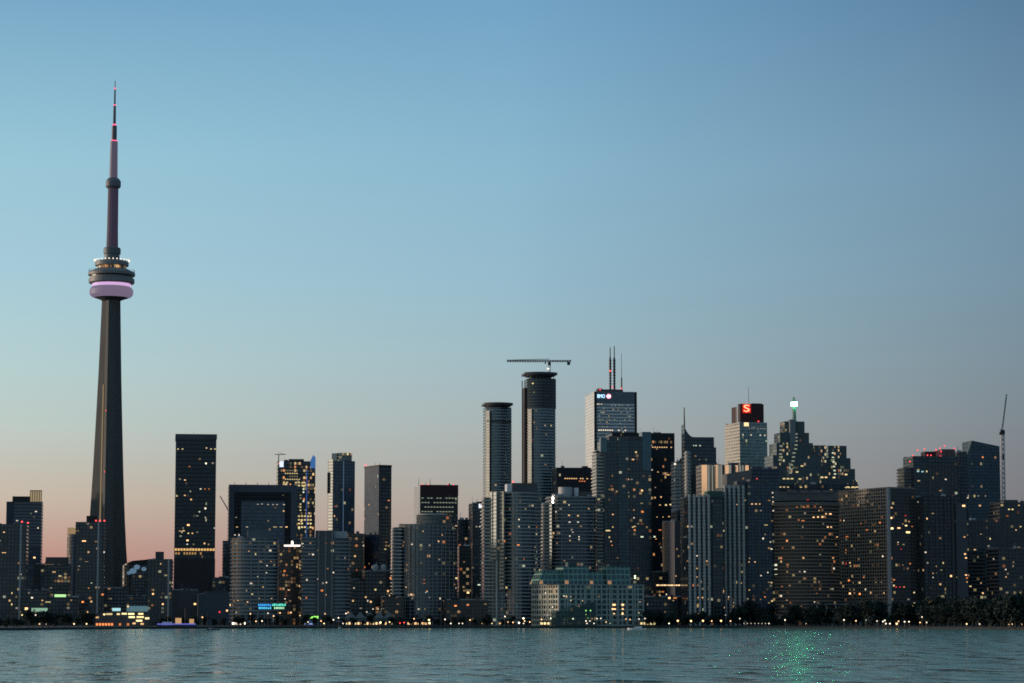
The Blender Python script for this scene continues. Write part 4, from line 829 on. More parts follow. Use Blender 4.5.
for px, py, ww, c in ((97, 617.5, 3, 'W'), (104, 614.5, 2, 'Y'), (109, 614.2, 6, 'Y'), (118, 614.2, 3, 'Y'), (124, 613.8, 5, 'Y'), (131, 614, 6, 'Y'), (140.5, 614, 5, 'Y'), (131.5, 617.3, 6, 'Y'), (140, 617.2, 7, 'Y'), (139, 620.8, 6, 'Y'), (134, 623.5, 3, 'W'), (147, 618.5, 4, 'Y'), (142, 624, 3, 'W')):
    k = ww * Y / F; bx('window', emit(COL[c], [1.5, .8, 1.1, 1.9][int(px) % 4]), r, X(px) - k / 2, X(px) + k / 2, .6, 1, Z(py + .7), Z(py - .7) + .2)
for px in (97, 100, 103, 106, 109, 112, 120, 128): bx('window', emit(COL['O'], [.7, 1.3, .9][int(px) % 3]), r, X(px) - .9, X(px) + .7, .6, 1, .6, 2.4)
bx('deck', DCONC, r, X(94), X(150), -8, 1, .02, .5)
# white terminal shed with a lit window row
Y = 2060; r, w = lowthing('ferry_terminal', 'low white roofed shed with a lit window row left of the rounded condo', 'terminal', 345, 393, Y)
X = lambda px: lx(r, px, Y)
bx('wall', plain('shed_wall', (.10, .13, .13), .7), r, 0, w, 1, 20, 0, lz(618, Y))
mb = MB(); zz = lz(618, Y); zt = lz(612, Y)
for i in range(5):
    x0, x1 = i * w / 5, (i + 1) * w / 5; xm = (x0 + x1) / 2
    mb.face([(x0, .5, zz), (xm, .5, zt), (xm, 20, zt), (x0, 20, zz)]); mb.face([(xm, .5, zt), (x1, .5, zz), (x1, 20, zz), (xm, 20, zt)]); mb.face([(x0, .6, zz), (x1, .6, zz), (xm, .6, zt)])
mb.build('gabled_roof', plain('shed_roof', (.22, .26, .27), .6), r)
for i in range(16): bx('window', emit(COL['W' if i % 3 else 'Y'], [1, 2, .6][i % 3]), r, i * w / 16 + .5, (i + 1) * w / 16 - .6, .7, 1, 1.2, 3)
# shop row
Y = 2050
for (a, c, lb, cc, e) in ((231.5, 246, 'small kiosk with very bright windows below the rounded pale condo', 'N', 2.6), (407, 431, 'low shop with a warm lit front below the rounded grid condo', 'W', 1.2), (540, 560, 'small cafe hut with a yellow lit front beside the warehouse', 'Y', 1.5), (596, 604, 'tiny hut with an orange lit front before the warehouse', 'O', 1.5), (640, 656, 'quay shelter with a line of yellow lamps right of the warehouse', 'Y', 1.0)):
    r, w = lowthing('shop_pavilion', lb, 'kiosk', a, c, Y); bx('wall', DCONC, r, 0, w, 1, 9, 0, 4); bx('roof', STEEL, r, -.6, w + .6, 0, 10, 4.01, 4.5)
    n = max(3, int(w / 2.6))
    for i in range(n): bx('window', emit(COL[cc], e), r, (i + .12) * w / n, (i + .8) * w / n, .7, 1, 1.2, 3.0)
# billboard signs
Y = 2090; r, w = lowthing('roof_billboard', 'blue and green lit billboard in two lines in front of the rounded pale condo', 'sign', 258, 286, Y); X = lambda px: lx(r, px, Y)
for i in range(4): bx('post', STEEL, r, 1 + i * (w - 2) / 3 - .2, 1 + i * (w - 2) / 3 + .2, .5, .9, 0, lz(603.5, Y))
bx('board', BLACKP, r, -.3, w + .3, .1, .45, lz(609.5, Y), lz(603.5, Y))
class _S: pass
S = _S(); S.root = r; S.X = lambda px: lx(r, px, Y); S.Z = lambda py: lz(py, Y)
# illegible lettering: word shapes made of separate strokes
def strokes(px0, px1, py0, py1, cc, e, nme='sign_lettering', wd=1.1, gap=.45, sd=1):
    mb = MB(); x = S.X(px0); q = random.Random(sd)
    while x < S.X(px1):
        ww = wd * q.uniform(.7, 1.3); mb.box(x, min(x + ww, S.X(px1)), -.1, .1, S.Z(py1), S.Z(py0) - q.choice([0, 0, .4])); x += ww + gap * q.uniform(.5, 1.3)
    return mb.build(nme, emit(cc, e), S.root)
strokes(258, 271, 603.9, 606.1, (.05, .4, 1), 1.0, sd=1); strokes(258.5, 271, 607, 609, (.1, .6, 1), 1.1, sd=2); strokes(272, 285.5, 603.6, 606, (.15, 1, .75), .9, sd=3); strokes(274, 284, 607, 609, (.5, 1, .6), 1.0, sd=4)
Y = 2070; r, w = lowthing('street_sign_board', 'small green lit board above the blue kiosk at the quay', 'sign', 309, 319, Y); S.root = r
bx('post', STEEL, r, w / 2 - .2, w / 2 + .2, .5, .9, 0, lz(618, Y)); bx('board', BLACKP, r, 0, w, .1, .45, lz(619, Y), lz(615.5, Y)); strokes(309.6, 318.6, 616, 618.5, (.35, 1, .15), 1.8, sd=5)
Y = 2040; r, w = lowthing('blue_kiosk', 'pale blue round topped kiosk under the green board', 'kiosk', 303, 315, Y)
mb = MB(); mb.lathe([(4.6, 0), (4.6, 2.4), (4.0, 3.6), (2.4, 4.6), (0, 5)], 20, (w / 2, 5)); mb.build('shell', plain('pale_blue_shell', (.16, .2, .3), .5), r); bx('window', emit((.3, .4, .8), .8), r, 1.5, w - 1.5, -.1, .4, 1.2, 2.4)

# boats
def hull(L, B, H, fore=.35, z0=-.4):
    mb = MB(); n = 12; rows = []
    for i in range(n + 1):
        s = i / n; x = (s - .5) * L; hb = B / 2 * (1 if s < 1 - fore else math.sqrt(max(0, 1 - ((s - 1 + fore) / fore) ** 2))) + .02
        sh = H * (1 + .25 * s * s); rows.append([(x, -hb, sh), (x, -hb * .75, z0), (x, hb * .75, z0), (x, hb, sh)])
    for a, c in zip(rows, rows[1:]):
        for k in range(3): mb.face([a[k + 1], a[k], c[k], c[k + 1]])
        mb.face([a[0], a[3], c[3], c[0]])
    mb.face([rows[0][0], rows[0][1], rows[0][2], rows[0][3]]); return mb
def boat(name, label, px, Y, L, heading, paint, kind):
    p = P(px, 625, Y); r = empty(name, (p.x, Y, 0), heading); tag(r, label, 'boat')
    hull(L, L * .28, L * .085).build('hull', paint, r)
    if kind == 'motor':
        mb = MB(); z = L * .085; mb.prism([(-L * .25, -L * .09), (L * .14, -L * .09), (L * .14, L * .09), (-L * .25, L * .09)], z, z + L * .11, ztop=lambda x, y: z + L * .11 - max(0, x) * .25); mb.build('cabin', WHITE, r)
        bx('window', BLACKP, r, -L * .22, L * .10, -L * .092, -L * .088, z + L * .045, z + L * .085)
        bx('railing', STEEL, r, -L * .25, L * .3, -L * .13, -L * .128, z + L * .03, z + L * .05)
    return r
boat('motor_boat', 'white motor boat crossing the water in front of the long warehouse', 637, 1700, 13, R(170), WHITE, 'motor')
boat('motor_boat', 'small dark motor boat off the quay below the blue grey shed', 213, 1640, 9, R(10), plain('dark_hull', (.10, .12, .13), .5), 'motor')
Y = 1905; r = boat('dinner_ship', 'moored ship outlined with blue light and yellow lit cabins', 177, Y, 30, R(2), plain('ship_hull', (.12, .13, .2), .5), 'ship')
X = lambda px: P(px, 620, Y).x - r.location.x
bx('blue_light_line', emit((.14, .16, .6), .9), r, -14.5, 14.5, -4.6, -4.35, 3.0, 3.9)
bx('cabin', emit(COL['W'], .55), r, -1, 3, -3, 3, 3.9, 8.0); bx('cabin', emit(COL['W'], .5), r, 9.5, 12.5, -2.6, 2.6, 3.9, 7.3); bx('wheelhouse', WHITE, r, -11, -4, -2.6, 2.6, 2.6, 5.2)
for x in (-7, 6): mb = MB(); mb.lathe([(.2, 3), (.12, 16), (0, 16)], 6, (x, 0)); mb.build('mast', STEEL, r)
# moored sailboats
mbh = hull(9, 2.6, .9); hm_ = mbh.build('hull', WHITE); sail_hull = hm_.data; bpy.data.objects.remove(hm_)
mbm = MB(); mbm.lathe([(.09, .6), (.05, 11.5), (0, 11.5)], 6, (.6, 0)); mbm.bar((.6, 0, 1.7), (-3.4, 0, 1.6), .16); o = mbm.build('mast', STEEL); mast_me = o.data; bpy.data.objects.remove(o)
mbc = MB(); mbc.box(-2.2, 1.4, -.8, .8, .85, 1.45); o = mbc.build('cabin', WHITE); cab_me = o.data; bpy.data.objects.remove(o)
for px, dy in ((153, 1880), (201, 1925), (207, 1940), (222, 1955), (247, 1975), (253, 1978), (268, 1982), (275, 1984), (289, 1986), (302, 1988), (322, 1990), (339, 1990)):
    p = P(px, 625, dy); r = empty('sailboat', (p.x, dy, 0), R(random.choice([85, 95, 100, 170]))); tag(r, 'white moored sailboat with bare mast along the left quay', 'sailboat', 'sailboats moored along the left quay')
    for nm, me in (('hull', sail_hull), ('mast', mast_me), ('cabin', cab_me)): o = bpy.data.objects.new(nm, me); col.objects.link(o); o.parent = r

# ------------------------------------------------------------------ trees
def leafmat(c):
    m, t, b = newmat('leaves'); tc = t.new('ShaderNodeTexCoord'); n = t.new('ShaderNodeTexNoise'); n.inputs['Scale'].default_value = .5; t.l.new(tc.outputs['Object'], n.inputs['Vector'])
    t.put(b.inputs['Base Color'], t.mix(n.outputs[0], tuple(v * .5 for v in c) + (1,), tuple(v * 1.5 for v in c) + (1,))); b.inputs['Roughness'].default_value = .8; return m
LM = leafmat((.010, .027, .020))
def crown_mesh(sd, h=1.0, w=.42):
    q = random.Random(sd); mb = MB(); cl = [(q.uniform(-.28, .28) * w * 2, q.uniform(-.28, .28) * w * 2, q.uniform(.2, .88), q.uniform(.12, .24)) for _ in range(14)]
    for (x, y, z, r) in cl:
        for _ in range(95):
            d = Vector((q.gauss(0, 1), q.gauss(0, 1), q.gauss(0, .8))).normalized() * r * q.uniform(.45, 1.1); c = Vector((x, y, z)) + d
            n = Vector((q.gauss(0, 1), q.gauss(0, 1), q.gauss(0, 1))).normalized(); u = n.orthogonal().normalized() * q.uniform(.02, .04); v = n.cross(u)
            mb.face([c - u - v, c + u - v * .4, c + u + v, c - u * .6 + v])
    o = mb.build('crown', LM); me = o.data; bpy.data.objects.remove(o); return me
def trunk_mesh(sd):
    q = random.Random(sd); mb = MB(); mb.lathe([(.035, 0), (.026, .2), (.018, .5), (0, .75)], 7)
    for _ in range(5): a = q.uniform(0, 6.28); mb.bar((0, 0, q.uniform(.25, .45)), (.22 * math.cos(a), .22 * math.sin(a), q.uniform(.55, .75)), .014)
    o = mb.build('trunk', BARK); me = o.data; bpy.data.objects.remove(o); return me
CR = [crown_mesh(i) for i in range(5)]; TR = [trunk_mesh(i) for i in range(3)]
def tree(px, Y, h, label, group):
    p = P(px, 622, Y); r = empty('tree', (p.x, Y, GZ), random.uniform(0, 6.28)); tag(r, label, 'tree', group)
    s = (h * random.uniform(.9, 1.25), h * random.uniform(.9, 1.25), h)
    for nm, me in (('crown', random.choice(CR)), ('trunk', random.choice(TR))): o = bpy.data.objects.new(nm, me); col.objects.link(o); o.parent = r; o.scale = s
rt = random.Random(5)
for i in range(62):
    px = 742 + i * 4.7 + rt.uniform(-1.5, 1.5); x = P(px, 622, 2000).x; sy = shoreY(x * .95)
    tree(px, sy + 25 + rt.uniform(0, 45), rt.uniform(6, 22) if px < 900 else rt.uniform(9, 26), 'dark leafy waterfront tree in the belt at the right shore', 'trees along the right shore')
for i in range(16): tree(648 + i * 6 + rt.uniform(-2, 2), 2035 + rt.uniform(0, 25), rt.uniform(7, 15), 'dark leafy tree between the warehouse and the ribbed condos', 'trees between warehouse and ribbed condos')
for i in range(40):
    px = 160 + i * 9.2 + rt.uniform(-3, 3)
    if 532 < px < 646: continue
    tree(px, 2022 + rt.uniform(0, 20), rt.uniform(5, 10), 'small dark promenade tree on the left half of the quay', 'promenade trees on the left half')
for i in range(14): x = P(i * 7, 622, 1700).x; tree(i * 7 + rt.uniform(-2, 2), shoreY(x) + 22 + rt.uniform(0, 40), rt.uniform(6, 13), 'dark shoreline tree at the far left', 'trees at the far left shore')

# ------------------------------------------------------------------ lamp posts on the promenade
_lm = {}
def lamp(px, py, Y, c, e, r=.55):
    p = P(px, py, Y); root = empty('lamp_post', (p.x, Y, GZ)); H = max(2.2, p.z - GZ)
    warm = {'W': 'warm orange', 'N': 'white', 'Y': 'yellow', 'R': 'red', 'O': 'deep orange', 'P': 'greenish white', 'G': 'green', 'C': 'bluish white', 'B': 'blue'}[c]
    side = 'left third' if px < 341 else ('middle third' if px < 683 else 'right third')
    tag(root, 'slim promenade lamp post with a %s globe on the %s of the quay' % (warm, side), 'lamp post', 'quay lamp posts with %s globes, %s' % (warm, side))
    hk = round(H)
    if ('p', hk) not in _lm: mb = MB(); mb.lathe([(.16, 0), (.09, hk - r)], 6); o = mb.build('pole', STEEL); _lm[('p', hk)] = o.data; bpy.data.objects.remove(o)
    gk = (c, e, r)
    if gk not in _lm: mb = MB(); mb.lathe([(0, -r), (r * .8, -r * .6), (r, 0), (r * .8, r * .6), (0, r)], 10); o = mb.build('globe', emit(COL[c], e)); _lm[gk] = o.data; bpy.data.objects.remove(o)
    a = bpy.data.objects.new('pole', _lm[('p', hk)]); col.objects.link(a); a.parent = root; a.scale = (1, 1, H / hk)
    g = bpy.data.objects.new('globe', _lm[gk]); col.objects.link(g); g.parent = root; g.location = (0, 0, H)

# ------------------------------------------------------------------ bright windows read off the photograph, put on whichever wall stands there
HOT = """36,511.5,3,1.6,N,1.5 4,532,3,1.6,W,2.5 38,528,2.5,1.6,N,1.5 4,553,6,1.6,W,2 34.4,557.6,3,2,W,3 84,541,6,1.5,W,2.5 86.5,561,5,1.5,W,2.5 54,572,5,1.5,W,1 60,576,4,1.5,Y,1
32,597.7,3,2,N,2.5 26.4,608.7,4,3,W,3 48,602,8,1.5,Y,.6 82.7,602,3,2,O,2.5 87.5,612,2,2,W,1.5 88.6,588.5,2,2,O,1.5 91.5,582.8,2,1.5,P,1.5 178,449,2,1.2,Y,1 182.5,449,2,1.2,Y,1 206.5,448,2,1.2,Y,1 211,449,2,1.2,Y,1 215,449,2,1.2,Y,1
206,463.4,2,2,N,2.5 189.5,466.5,2,1.5,O,.6 185,480,2.2,1.8,W,2 200.6,489,2.2,1.7,N,1.5 205,489,2,1.3,O,.6 209,489,2,1.3,O,.6 184.8,495.4,2,1.6,W,1.5 177,496,2.5,1.3,Y,1 205.4,508.4,2.4,2.2,N,2.5 205.4,517.5,1.8,1.6,N,1 188.3,525,4,2,W,2.5 183.6,530.7,3,1.4,W,1.5
180,531,3,1.4,W,.6 188.3,533.3,2,1.5,Y,1.5 192.4,533.3,2,1.5,W,1.5 187.5,540.4,3,2.2,W,2.5 204.5,543.4,2.5,2,W,1.5 291.5,504.6,2.4,2,W,2 262,504,2,1,N,.6 268,504.5,2,1,N,.6 273,504.6,2,1,N,.6 277,504.6,2,1,N,.6 284,504.6,2,1,N,1 286.5,527,3,1.7,W,2 232,527,3,1,W,1 237,527,3,1,W,1 247,527,3,1,N,.6 275,527,5,1,Y,.6 281,527,4,1,Y,.6 235,535,2,1.5,N,1 239,535,1.8,1.8,N,1.5
249,551.4,2,2,W,1.5 267,565.8,2,2,N,2 266.5,572.8,1.8,1.4,N,1 258,576.8,2,1.8,N,1.5 251,583.5,3,2.6,N,2.5 263,587,1.5,1.5,W,1 160.7,563.7,2,2,W,1 160.7,570,2,1.8,W,1.5 153,594,2.6,2.2,W,2.5 162.8,604,2.2,2.2,W,2.5 152.3,606,2.5,2,O,1 195,604,3.4,2.6,W,3 219,592.7,3,2,N,1.5 230.5,605,2.6,2.2,W,2.5 227,610.6,2.6,2.2,W,2.5 219.6,612,2.6,2.4,R,1.5
238,600,2.2,2,W,2.5 241.6,599.7,2.2,2,W,2 247.5,602,1.8,1.8,W,2 259,598.8,1.8,1.8,W,1.5 271.5,598.8,1.8,1.8,W,1.5 285,598.8,1.8,1.8,N,1.5 300.8,598.8,2,2,Y,1.5 306.6,580.7,2,1.6,W,1 284.5,571,2.2,2,O,1.5 297,567,2,2,W,1 300,568,2,2,W,1 302,575,2,2,W,1 299.5,586,2,2,W,1.5 313,554.5,3,2,N,2 333.4,572.5,1.8,1.8,N,2 326.4,582.5,2,1.8,N,2 318,579,1.6,1.4,N,1.5 325.8,594.8,2,2,W,1.5 307,580,1.8,1.4,N,1.5
412,544,2.6,2.4,N,1.5 406.9,565,2.2,2,W,2 406,587,1.8,1.8,W,2 411,594.4,2.4,2.4,W,2 438.5,541,1.8,2.6,W,2 424,579.5,2.4,1.8,O,1.5 424,583,3.4,1.4,O,1 425.7,593,1.8,1.4,C,1.5 429.5,597,1.4,1.4,N,1 442,535,1.6,1.4,W,1 456.4,578.6,4,3,Y,1.5 468,592.7,3,2.6,W,3 455.5,605.8,4,2,O,2.5 467.8,605,4,2,O,1.5 388,591,2.2,2,W,2 389,595.8,2.6,2,W,3 390.5,578,3,2.4,O,1.5 370.8,601.8,2.2,2,W,2 373,609,1.6,1.8,N,1.5 366.8,612,1.6,1.6,N,1.5 378,609,1.4,1.6,N,1 479,584.8,4,1.8,P,1.5 456,526,3.4,1.6,W,1.5 354,588,1.6,1.6,N,1
519,519.5,2,2,N,2 519,526.6,1.6,1.6,N,1 518.3,545,4,2,O,2 535,547,2,1.4,W,1.5 518,575,2,1.8,W,1.5 506,558,1.6,1.4,W,1 535,577.5,2,2,N,1.5 533,505.6,1.4,1.4,W,1 569,505,1.6,1.4,N,1 569,515,2.2,2,W,1.5 578,515.7,2.2,1.6,W,1.5 569.6,522,2.4,1.6,N,1.5 578,522,2.4,1.8,N,1.5 572.8,532,1.8,1.6,N,1.5 569.8,536,1.8,1.6,N,1.5 579,536.8,1.6,1.6,N,1.5 579,539.4,2,1.6,N,1.5 570,540.5,1.6,1.2,W,1 556,511.8,1.8,1.6,N,1.5 588.6,508.7,1.8,1.4,W,1
628,479.4,2.2,1.8,N,2 616.8,491.4,2.2,1.6,W,1.5 627.8,492,2.4,2,N,2 642,490.6,2.2,2,W,2.5 634,489.7,1.8,1.4,O,1 626.6,457.8,3,1.2,W,1 633,459.5,3,1.4,W,1.5 642.3,511.8,3.4,2.4,O,2 612.8,514.5,2.4,1.6,W,1.5 634,517.8,1.8,1.6,N,1.5 620.8,523.6,2.2,1.8,W,2 612.8,527,2,1.8,W,1.5 608,530.6,7,1.6,Y,1.5 634.7,526.3,2.4,1.8,W,1.5 634.7,530,2.8,2,O,1.5 642,536.8,4,1.8,P,1.5 635,577,2.6,4.6,P,2.5 551,577.6,1.6,1.4,Y,1.5 566,576,5,2,Y,.6 612,545.5,1.8,1.6,O,1.5 596.5,510.5,2.4,2.4,Y,1 611,541.5,1.6,1.4,W,1.5
545.6,592.8,2,1.8,N,2 564,596,2.6,1.4,N,1 570.8,600.4,1.6,1,Y,1 582.5,600.8,1.2,1.2,Y,1 580,605.5,5,2,O,1 614,604.8,5,2.2,W,3 622.7,604.8,3.4,2.4,W,3 613.7,609,6.5,2,W,3 622.7,609,2.6,2,W,2.5 614,613.6,2.6,1.8,W,2 622.5,613.6,2.6,2.2,W,3 658,585,4,1.8,Y,2 638.8,612.8,2.2,1,Y,1 643,612.8,1.6,1.4,Y,1
718,538,4.5,2.4,O,2 722,541,2,2,W,1.5 697,555.8,2,1.8,N,1.5 706.8,561,2,1.6,W,1.5 697,568.4,1.6,1.4,W,1 717,561.4,2,1.4,W,1 714,567.5,1.6,1.2,W,1 735.8,583,2,1.8,W,1.5 741,583,2,1.6,W,1 698.4,597.6,1.8,1.8,W,2 702.5,597.6,1.6,1.6,W,1.5 698,604.5,1.8,1.6,W,1 698,614,2,1.6,O,1 728.8,597,1.4,1.4,N,1.5 723.5,591,1.4,1.4,W,1 724.4,607.6,2,2,W,1.5 763,538.5,2.2,2.2,N,2 770.4,542,1.6,1.4,N,1 771.5,549,3,1.6,N,1.5 749,562,2,1.6,W,1 755,562,2,1.6,W,1.5 761,575.6,2.2,1.8,N,1.5 767.8,572.5,1.6,1.6,N,1.5 775.9,565,4,2.2,P,1.5 775.9,569.5,4,2,P,2 776,574,4,2,P,1.5 771.5,582.6,3,2,Y,1 749.3,590,2,1.6,W,1 765,597,2,1.6,O,1.5 772,601,3,2,Y,1.5 775.9,608,2,1.6,N,1
737,504.5,1.8,1.2,W,1 716.5,514.7,1.8,1.6,W,2 719,504.8,2,1.2,W,1 752,504,3,1.6,W,1.5 756,504,3,1.8,W,1.5 759.5,504,2.6,1.6,W,1 787,540.8,2.6,2.2,O,2 781.5,558.4,1.8,1.6,O,1 787.6,567,1.8,2,O,.6 803.5,577,3.4,1.2,N,.6 782,587,1.8,2.2,O,1.5 786.8,600.6,3,1.6,W,1.5 816.6,593.9,2.4,2,O,2 814.5,601.8,1.8,1.8,N,1.5
807.8,499.8,2.4,1.6,R,.6 797,507,1.6,1.2,O,1 804,507,3,1.4,O,1 820.6,507,3,1.2,W,.6 819,510.6,2.2,1.4,W,1 826,513.8,3,1.6,W,2 830.3,514,4.4,1.8,W,2.5 813.6,517.3,2.4,2,W,2.5 818,517,2.4,2,W,2.5 822.4,517,2.6,2,W,2.5 798.7,520,1.6,1.6,O,1 803,520.8,4,1.8,O,1 844,520.5,1.8,1.6,N,1.5 840.5,520.3,2,1.4,O,1 827.7,527,3,1.8,W,2.5 831,527,2.6,1.8,W,2 837,536.7,3,2,W,2.5 847,536.7,7,1.8,O,.6 787,540.9,2,1.8,W,1.5 846,550,1.8,1.6,O,1 833,557,5,1.6,O,.6 781.4,557.8,1.8,1.8,O,1.5 861,523.5,2,1.6,O,.6 867,530,5,2,O,.6 880,522.6,3,2.2,O,1.5 882.7,556,1.8,1.8,N,2 891.5,507.7,2.8,2,W,2 891.3,517.9,2.4,2.4,W,3 892,528.4,4,2.4,Y,3 898.8,528,5.5,1.8,W,2.5 906,525.6,3.4,2,Y,2.5 912,526.5,1.8,1.2,O,1 908,532.3,7,2.2,Y,2.5 909,521.5,1.6,1.4,W,1 905.5,515.6,3,1.8,R,.6 898,542.3,1.6,1.6,N,1 901,549,2,1.8,R,.6 927,518.6,1.8,2.6,W,2 772.5,492.7,1.8,1.6,N,1.5 772.8,497.2,1.6,1.6,N,1 773,501.8,1.8,1.6,N,1.5 773.2,510.7,1.6,1.6,N,1.5 763.5,538.4,1.6,1.6,N,1 766,525,5,1.2,Y,.6
850,562.8,2.4,1.8,W,2 846,563.5,3,1.6,R,1 849,580.4,4,2,O,1.5 850,593.5,4.6,2.2,W,2.5 859.8,593.9,3.4,2,O,3 884,593,1.8,1.6,W,1.5 857,608.8,2,2.4,N,2.5 863.9,577.4,3,2,O,1 883,556.6,2,2,N,2 894,579.8,3,1.8,O,1.5 896,587,3,1.8,R,1 900,587,2.6,1.8,R,.6 904,587,3,1.8,O,1 910,563.7,3,2,O,1 937,566.3,2.8,2,W,2.5 932.8,573.3,1.8,1.4,W,1 937,573,1.8,1.6,N,1 937,570,2,1.4,Y,.6 932.8,577.4,1.8,1.8,N,1.5 951,576,2.6,2.4,W,3 965,554,2.8,2,W,2.5 966,557.9,2.6,2,W,2.5 966,575,2.4,1.8,W,2.5 967,582,1.8,1.8,W,1 967,578,2.6,1.8,O,1 968.5,600.6,4,2.6,W,3 967.4,612,3.4,2.2,O,2 920.4,611,5,2.2,W,2.5 982.8,592.7,2.6,3.2,W,2 989,606.7,2.8,2.6,N,3 981,583,2,1.6,W,1 993.8,559,1.8,1.6,N,1.5 1005.7,569.5,1.8,1.8,N,1.5 1015.4,547,1.8,2.2,W,1.5 987,537,1.6,1.8,N,1.5 964.4,537,2.8,1.8,W,1 981,533.8,1.8,1.8,W,1.5 1016,530,2,1.8,W,1.5 1006,577,1.6,1.6,W,1 918,471.4,3,1.4,C,1 922.5,471.6,3,1.2,C,1 926.7,471.4,1.8,2,Y,1.5 945.7,479,2.2,2.2,N,2 918.7,480.8,4,1.8,Y,.6 933,478,2,3,Y,.6 940.3,491,3,2.4,W,.6 963.7,505.8,4,2.4,W,3 967.7,497.8,2,1.6,N,1 1009,509.4,2.4,1.8,Y,2 1012.5,509.4,2.6,1.8,Y,2 918,502,1.8,1.8,N,1
658,472,1.8,1.4,W,1 668,474.8,5,1,W,1 655,497.6,1.8,1.8,W,1 661,497,2,1.8,W,1.5 666,505,3,1.6,Y,1.5 670.5,504.6,2.6,1.8,Y,1.5 660,505,3,1,W,1 657,517,1.6,1,W,1 663,517,1.6,1,W,1 669,516.6,3,1,W,1 660,530,4,1.2,O,1 656,539,2,1,O,1 663,538,5,1,O,.6 669,598,4,2.4,W,3 666.4,594.4,2,1.6,N,2 676,576,1.8,1.6,W,1 675,598,5,1.6,O,1 697,577,1.4,1.2,W,1"""
hot = []
for tkn in HOT.split():
    f = tkn.split(','); hot.append((float(f[0]), float(f[1]), float(f[2]), float(f[3]), f[4], float(f[5])))
hot += HOT_EXTRA
bvh = BVHTree.FromPolygons(BV, BF, all_triangles=False)
eye = Vector((0, 0, CH))
for px, py, w, h, c, e in hot:
    hit = bvh.ray_cast(eye, ray(px, py).normalized())
    if hit[0] is None: continue
    loc, nrm, idx, dist = hit
    if nrm.dot(ray(px, py)) > 0: nrm = -nrm
    k = loc.y / F; b = BO[idx]
    if c == 'W': c2 = 'W'
    window_on(b, loc, nrm, w * k * .78, h * k * .85, c, e * .95)
# everyday windows: a sparse sprinkle on the walls that can be seen, on the floor and bay grid
rw = random.Random(77)
dens = {'condo tower': .012, 'office tower': .010, 'hotel': .012, 'apartment block': .014, 'low block': .02, 'office block': .010, 'warehouse': .006}
for b in ALLB:
    cat = b.root['category']
    if cat not in dens: continue
    area = (b.xr - b.xl) * (610 - b.yt); n = min(int(area * dens[cat] * .3), 95 - b.nwin)
    for _ in range(max(0, n)):
        px = rw.uniform(b.xl, b.xr); py = b.yt + (612 - b.yt) * (rw.random() ** .75)
        hit = bvh.ray_cast(eye, ray(px, py).normalized())
        if hit[0] is None or BO[hit[2]] is not b: continue
        loc, nrm = hit[0], hit[1]
        if nrm.dot(ray(px, py)) > 0: nrm = -nrm
        z = GZ + (math.floor((loc.z - GZ) / b.fh) + .66) * b.fh
        if z > GZ + b.H - 2: continue
        loc = Vector((loc.x, loc.y, z)); q = rw.random()
        c = rw.choice('WWWNNYYO') if cat != 'office tower' else rw.choice('WNNYPP')
        window_on(b, loc, nrm, rw.choice([1, 1.5, 1.5, 2.5]), rw.choice([1, 1.5]), c, .5 if q < .75 else (1 if q < .95 else 1.5))

# quay lamps read off the photograph
LAMPS = """39.5,624,W,2 46,628,N,1 74,627,Y,3 86.5,628,Y,3 22,615,Y,2 29.5,615,N,2 35.5,615,N,2 42,615,W,3 128,606.5,W,3 202.4,617.3,W,3 250.4,613.8,W,3 256,621.3,W,3 262,621,N,3 268,613.2,N,2 273.6,616,W,3 280,612.9,W,3 291,612.5,W,3 300,615.5,W,2 308,622,N,2 321,621,W,3 324,624,Y,3 325,613.8,W,2 333.4,619.8,N,3 338.5,617.8,N,3 346,613.5,N,3 348,612.5,W,2 343,624.5,N,2 389.6,622,Y,3 380.5,622.5,Y,4 400,623,R,3 404,622.6,R,3 414,618.8,W,3 429,620,Y,4 429.5,623,Y,4 445,619.4,N,3 450.8,623.8,N,3 459,624,N,2 462.5,624,N,2 470,620,W,3 482,624,W,1 492,623.5,Y,2 500,624,W,2 505,616.5,N,3 508,622,W,2 513,622.4,W,3 519,622.8,N,4 523.5,618.4,N,4 524.6,621,W,3 529.8,622,W,3 523.6,627,N,2 541.5,619.4,W,3 550.7,618.4,P,3 573,618.7,P,2 586,621,N,3 590,621,N,2 592,618.6,W,1 597,618.6,N,2 600.8,618.4,N,2 586.9,624.5,N,2 594,624.6,N,2 606,622,W,2 626,619,W,2 630,619.5,W,2 639,619,N,2 645,618.5,N,2 610,626,P,1 669,624,P,3 677.8,620.8,W,4 691,621,W,4 703,620.8,W,4 711.7,621,W,3 721,620.8,W,4 730.5,621,W,3 739.8,618.6,N,2 725.5,615,N,1 744,626.4,N,1 747.5,626.4,N,1 751,626.4,N,1 755,626.4,N,1 758.5,626.4,N,1 762,626.4,N,1 765.5,626.4,N,1 769,626.4,N,2 785,620,N,3 806,625.5,N,1 844,620,N,3 856,620.8,W,3 866,620,P,1 877,621,N,2 883,621.5,N,3 884.8,620.4,N,3 886,627,N,3 890,627.4,N,3 896.7,624.3,W,4 898.5,621.3,W,3 904.6,621.7,N,3 909,621.7,N,3 920,622.5,W,3 922,617,N,2 926.6,622.5,N,2 966.7,625,Y,3 979.7,627.5,N,2 989,607.5,N,3 1009,624.3,W,2 1011.9,626.6,Y,3 1021,626.6,W,4 1022,624,W,3 552.5,607,N,2 550,611,N,1 547.5,615,N,1 586,610.6,G,2 590.5,610.6,G,2 586,614.5,G,1 588,618,G,1"""
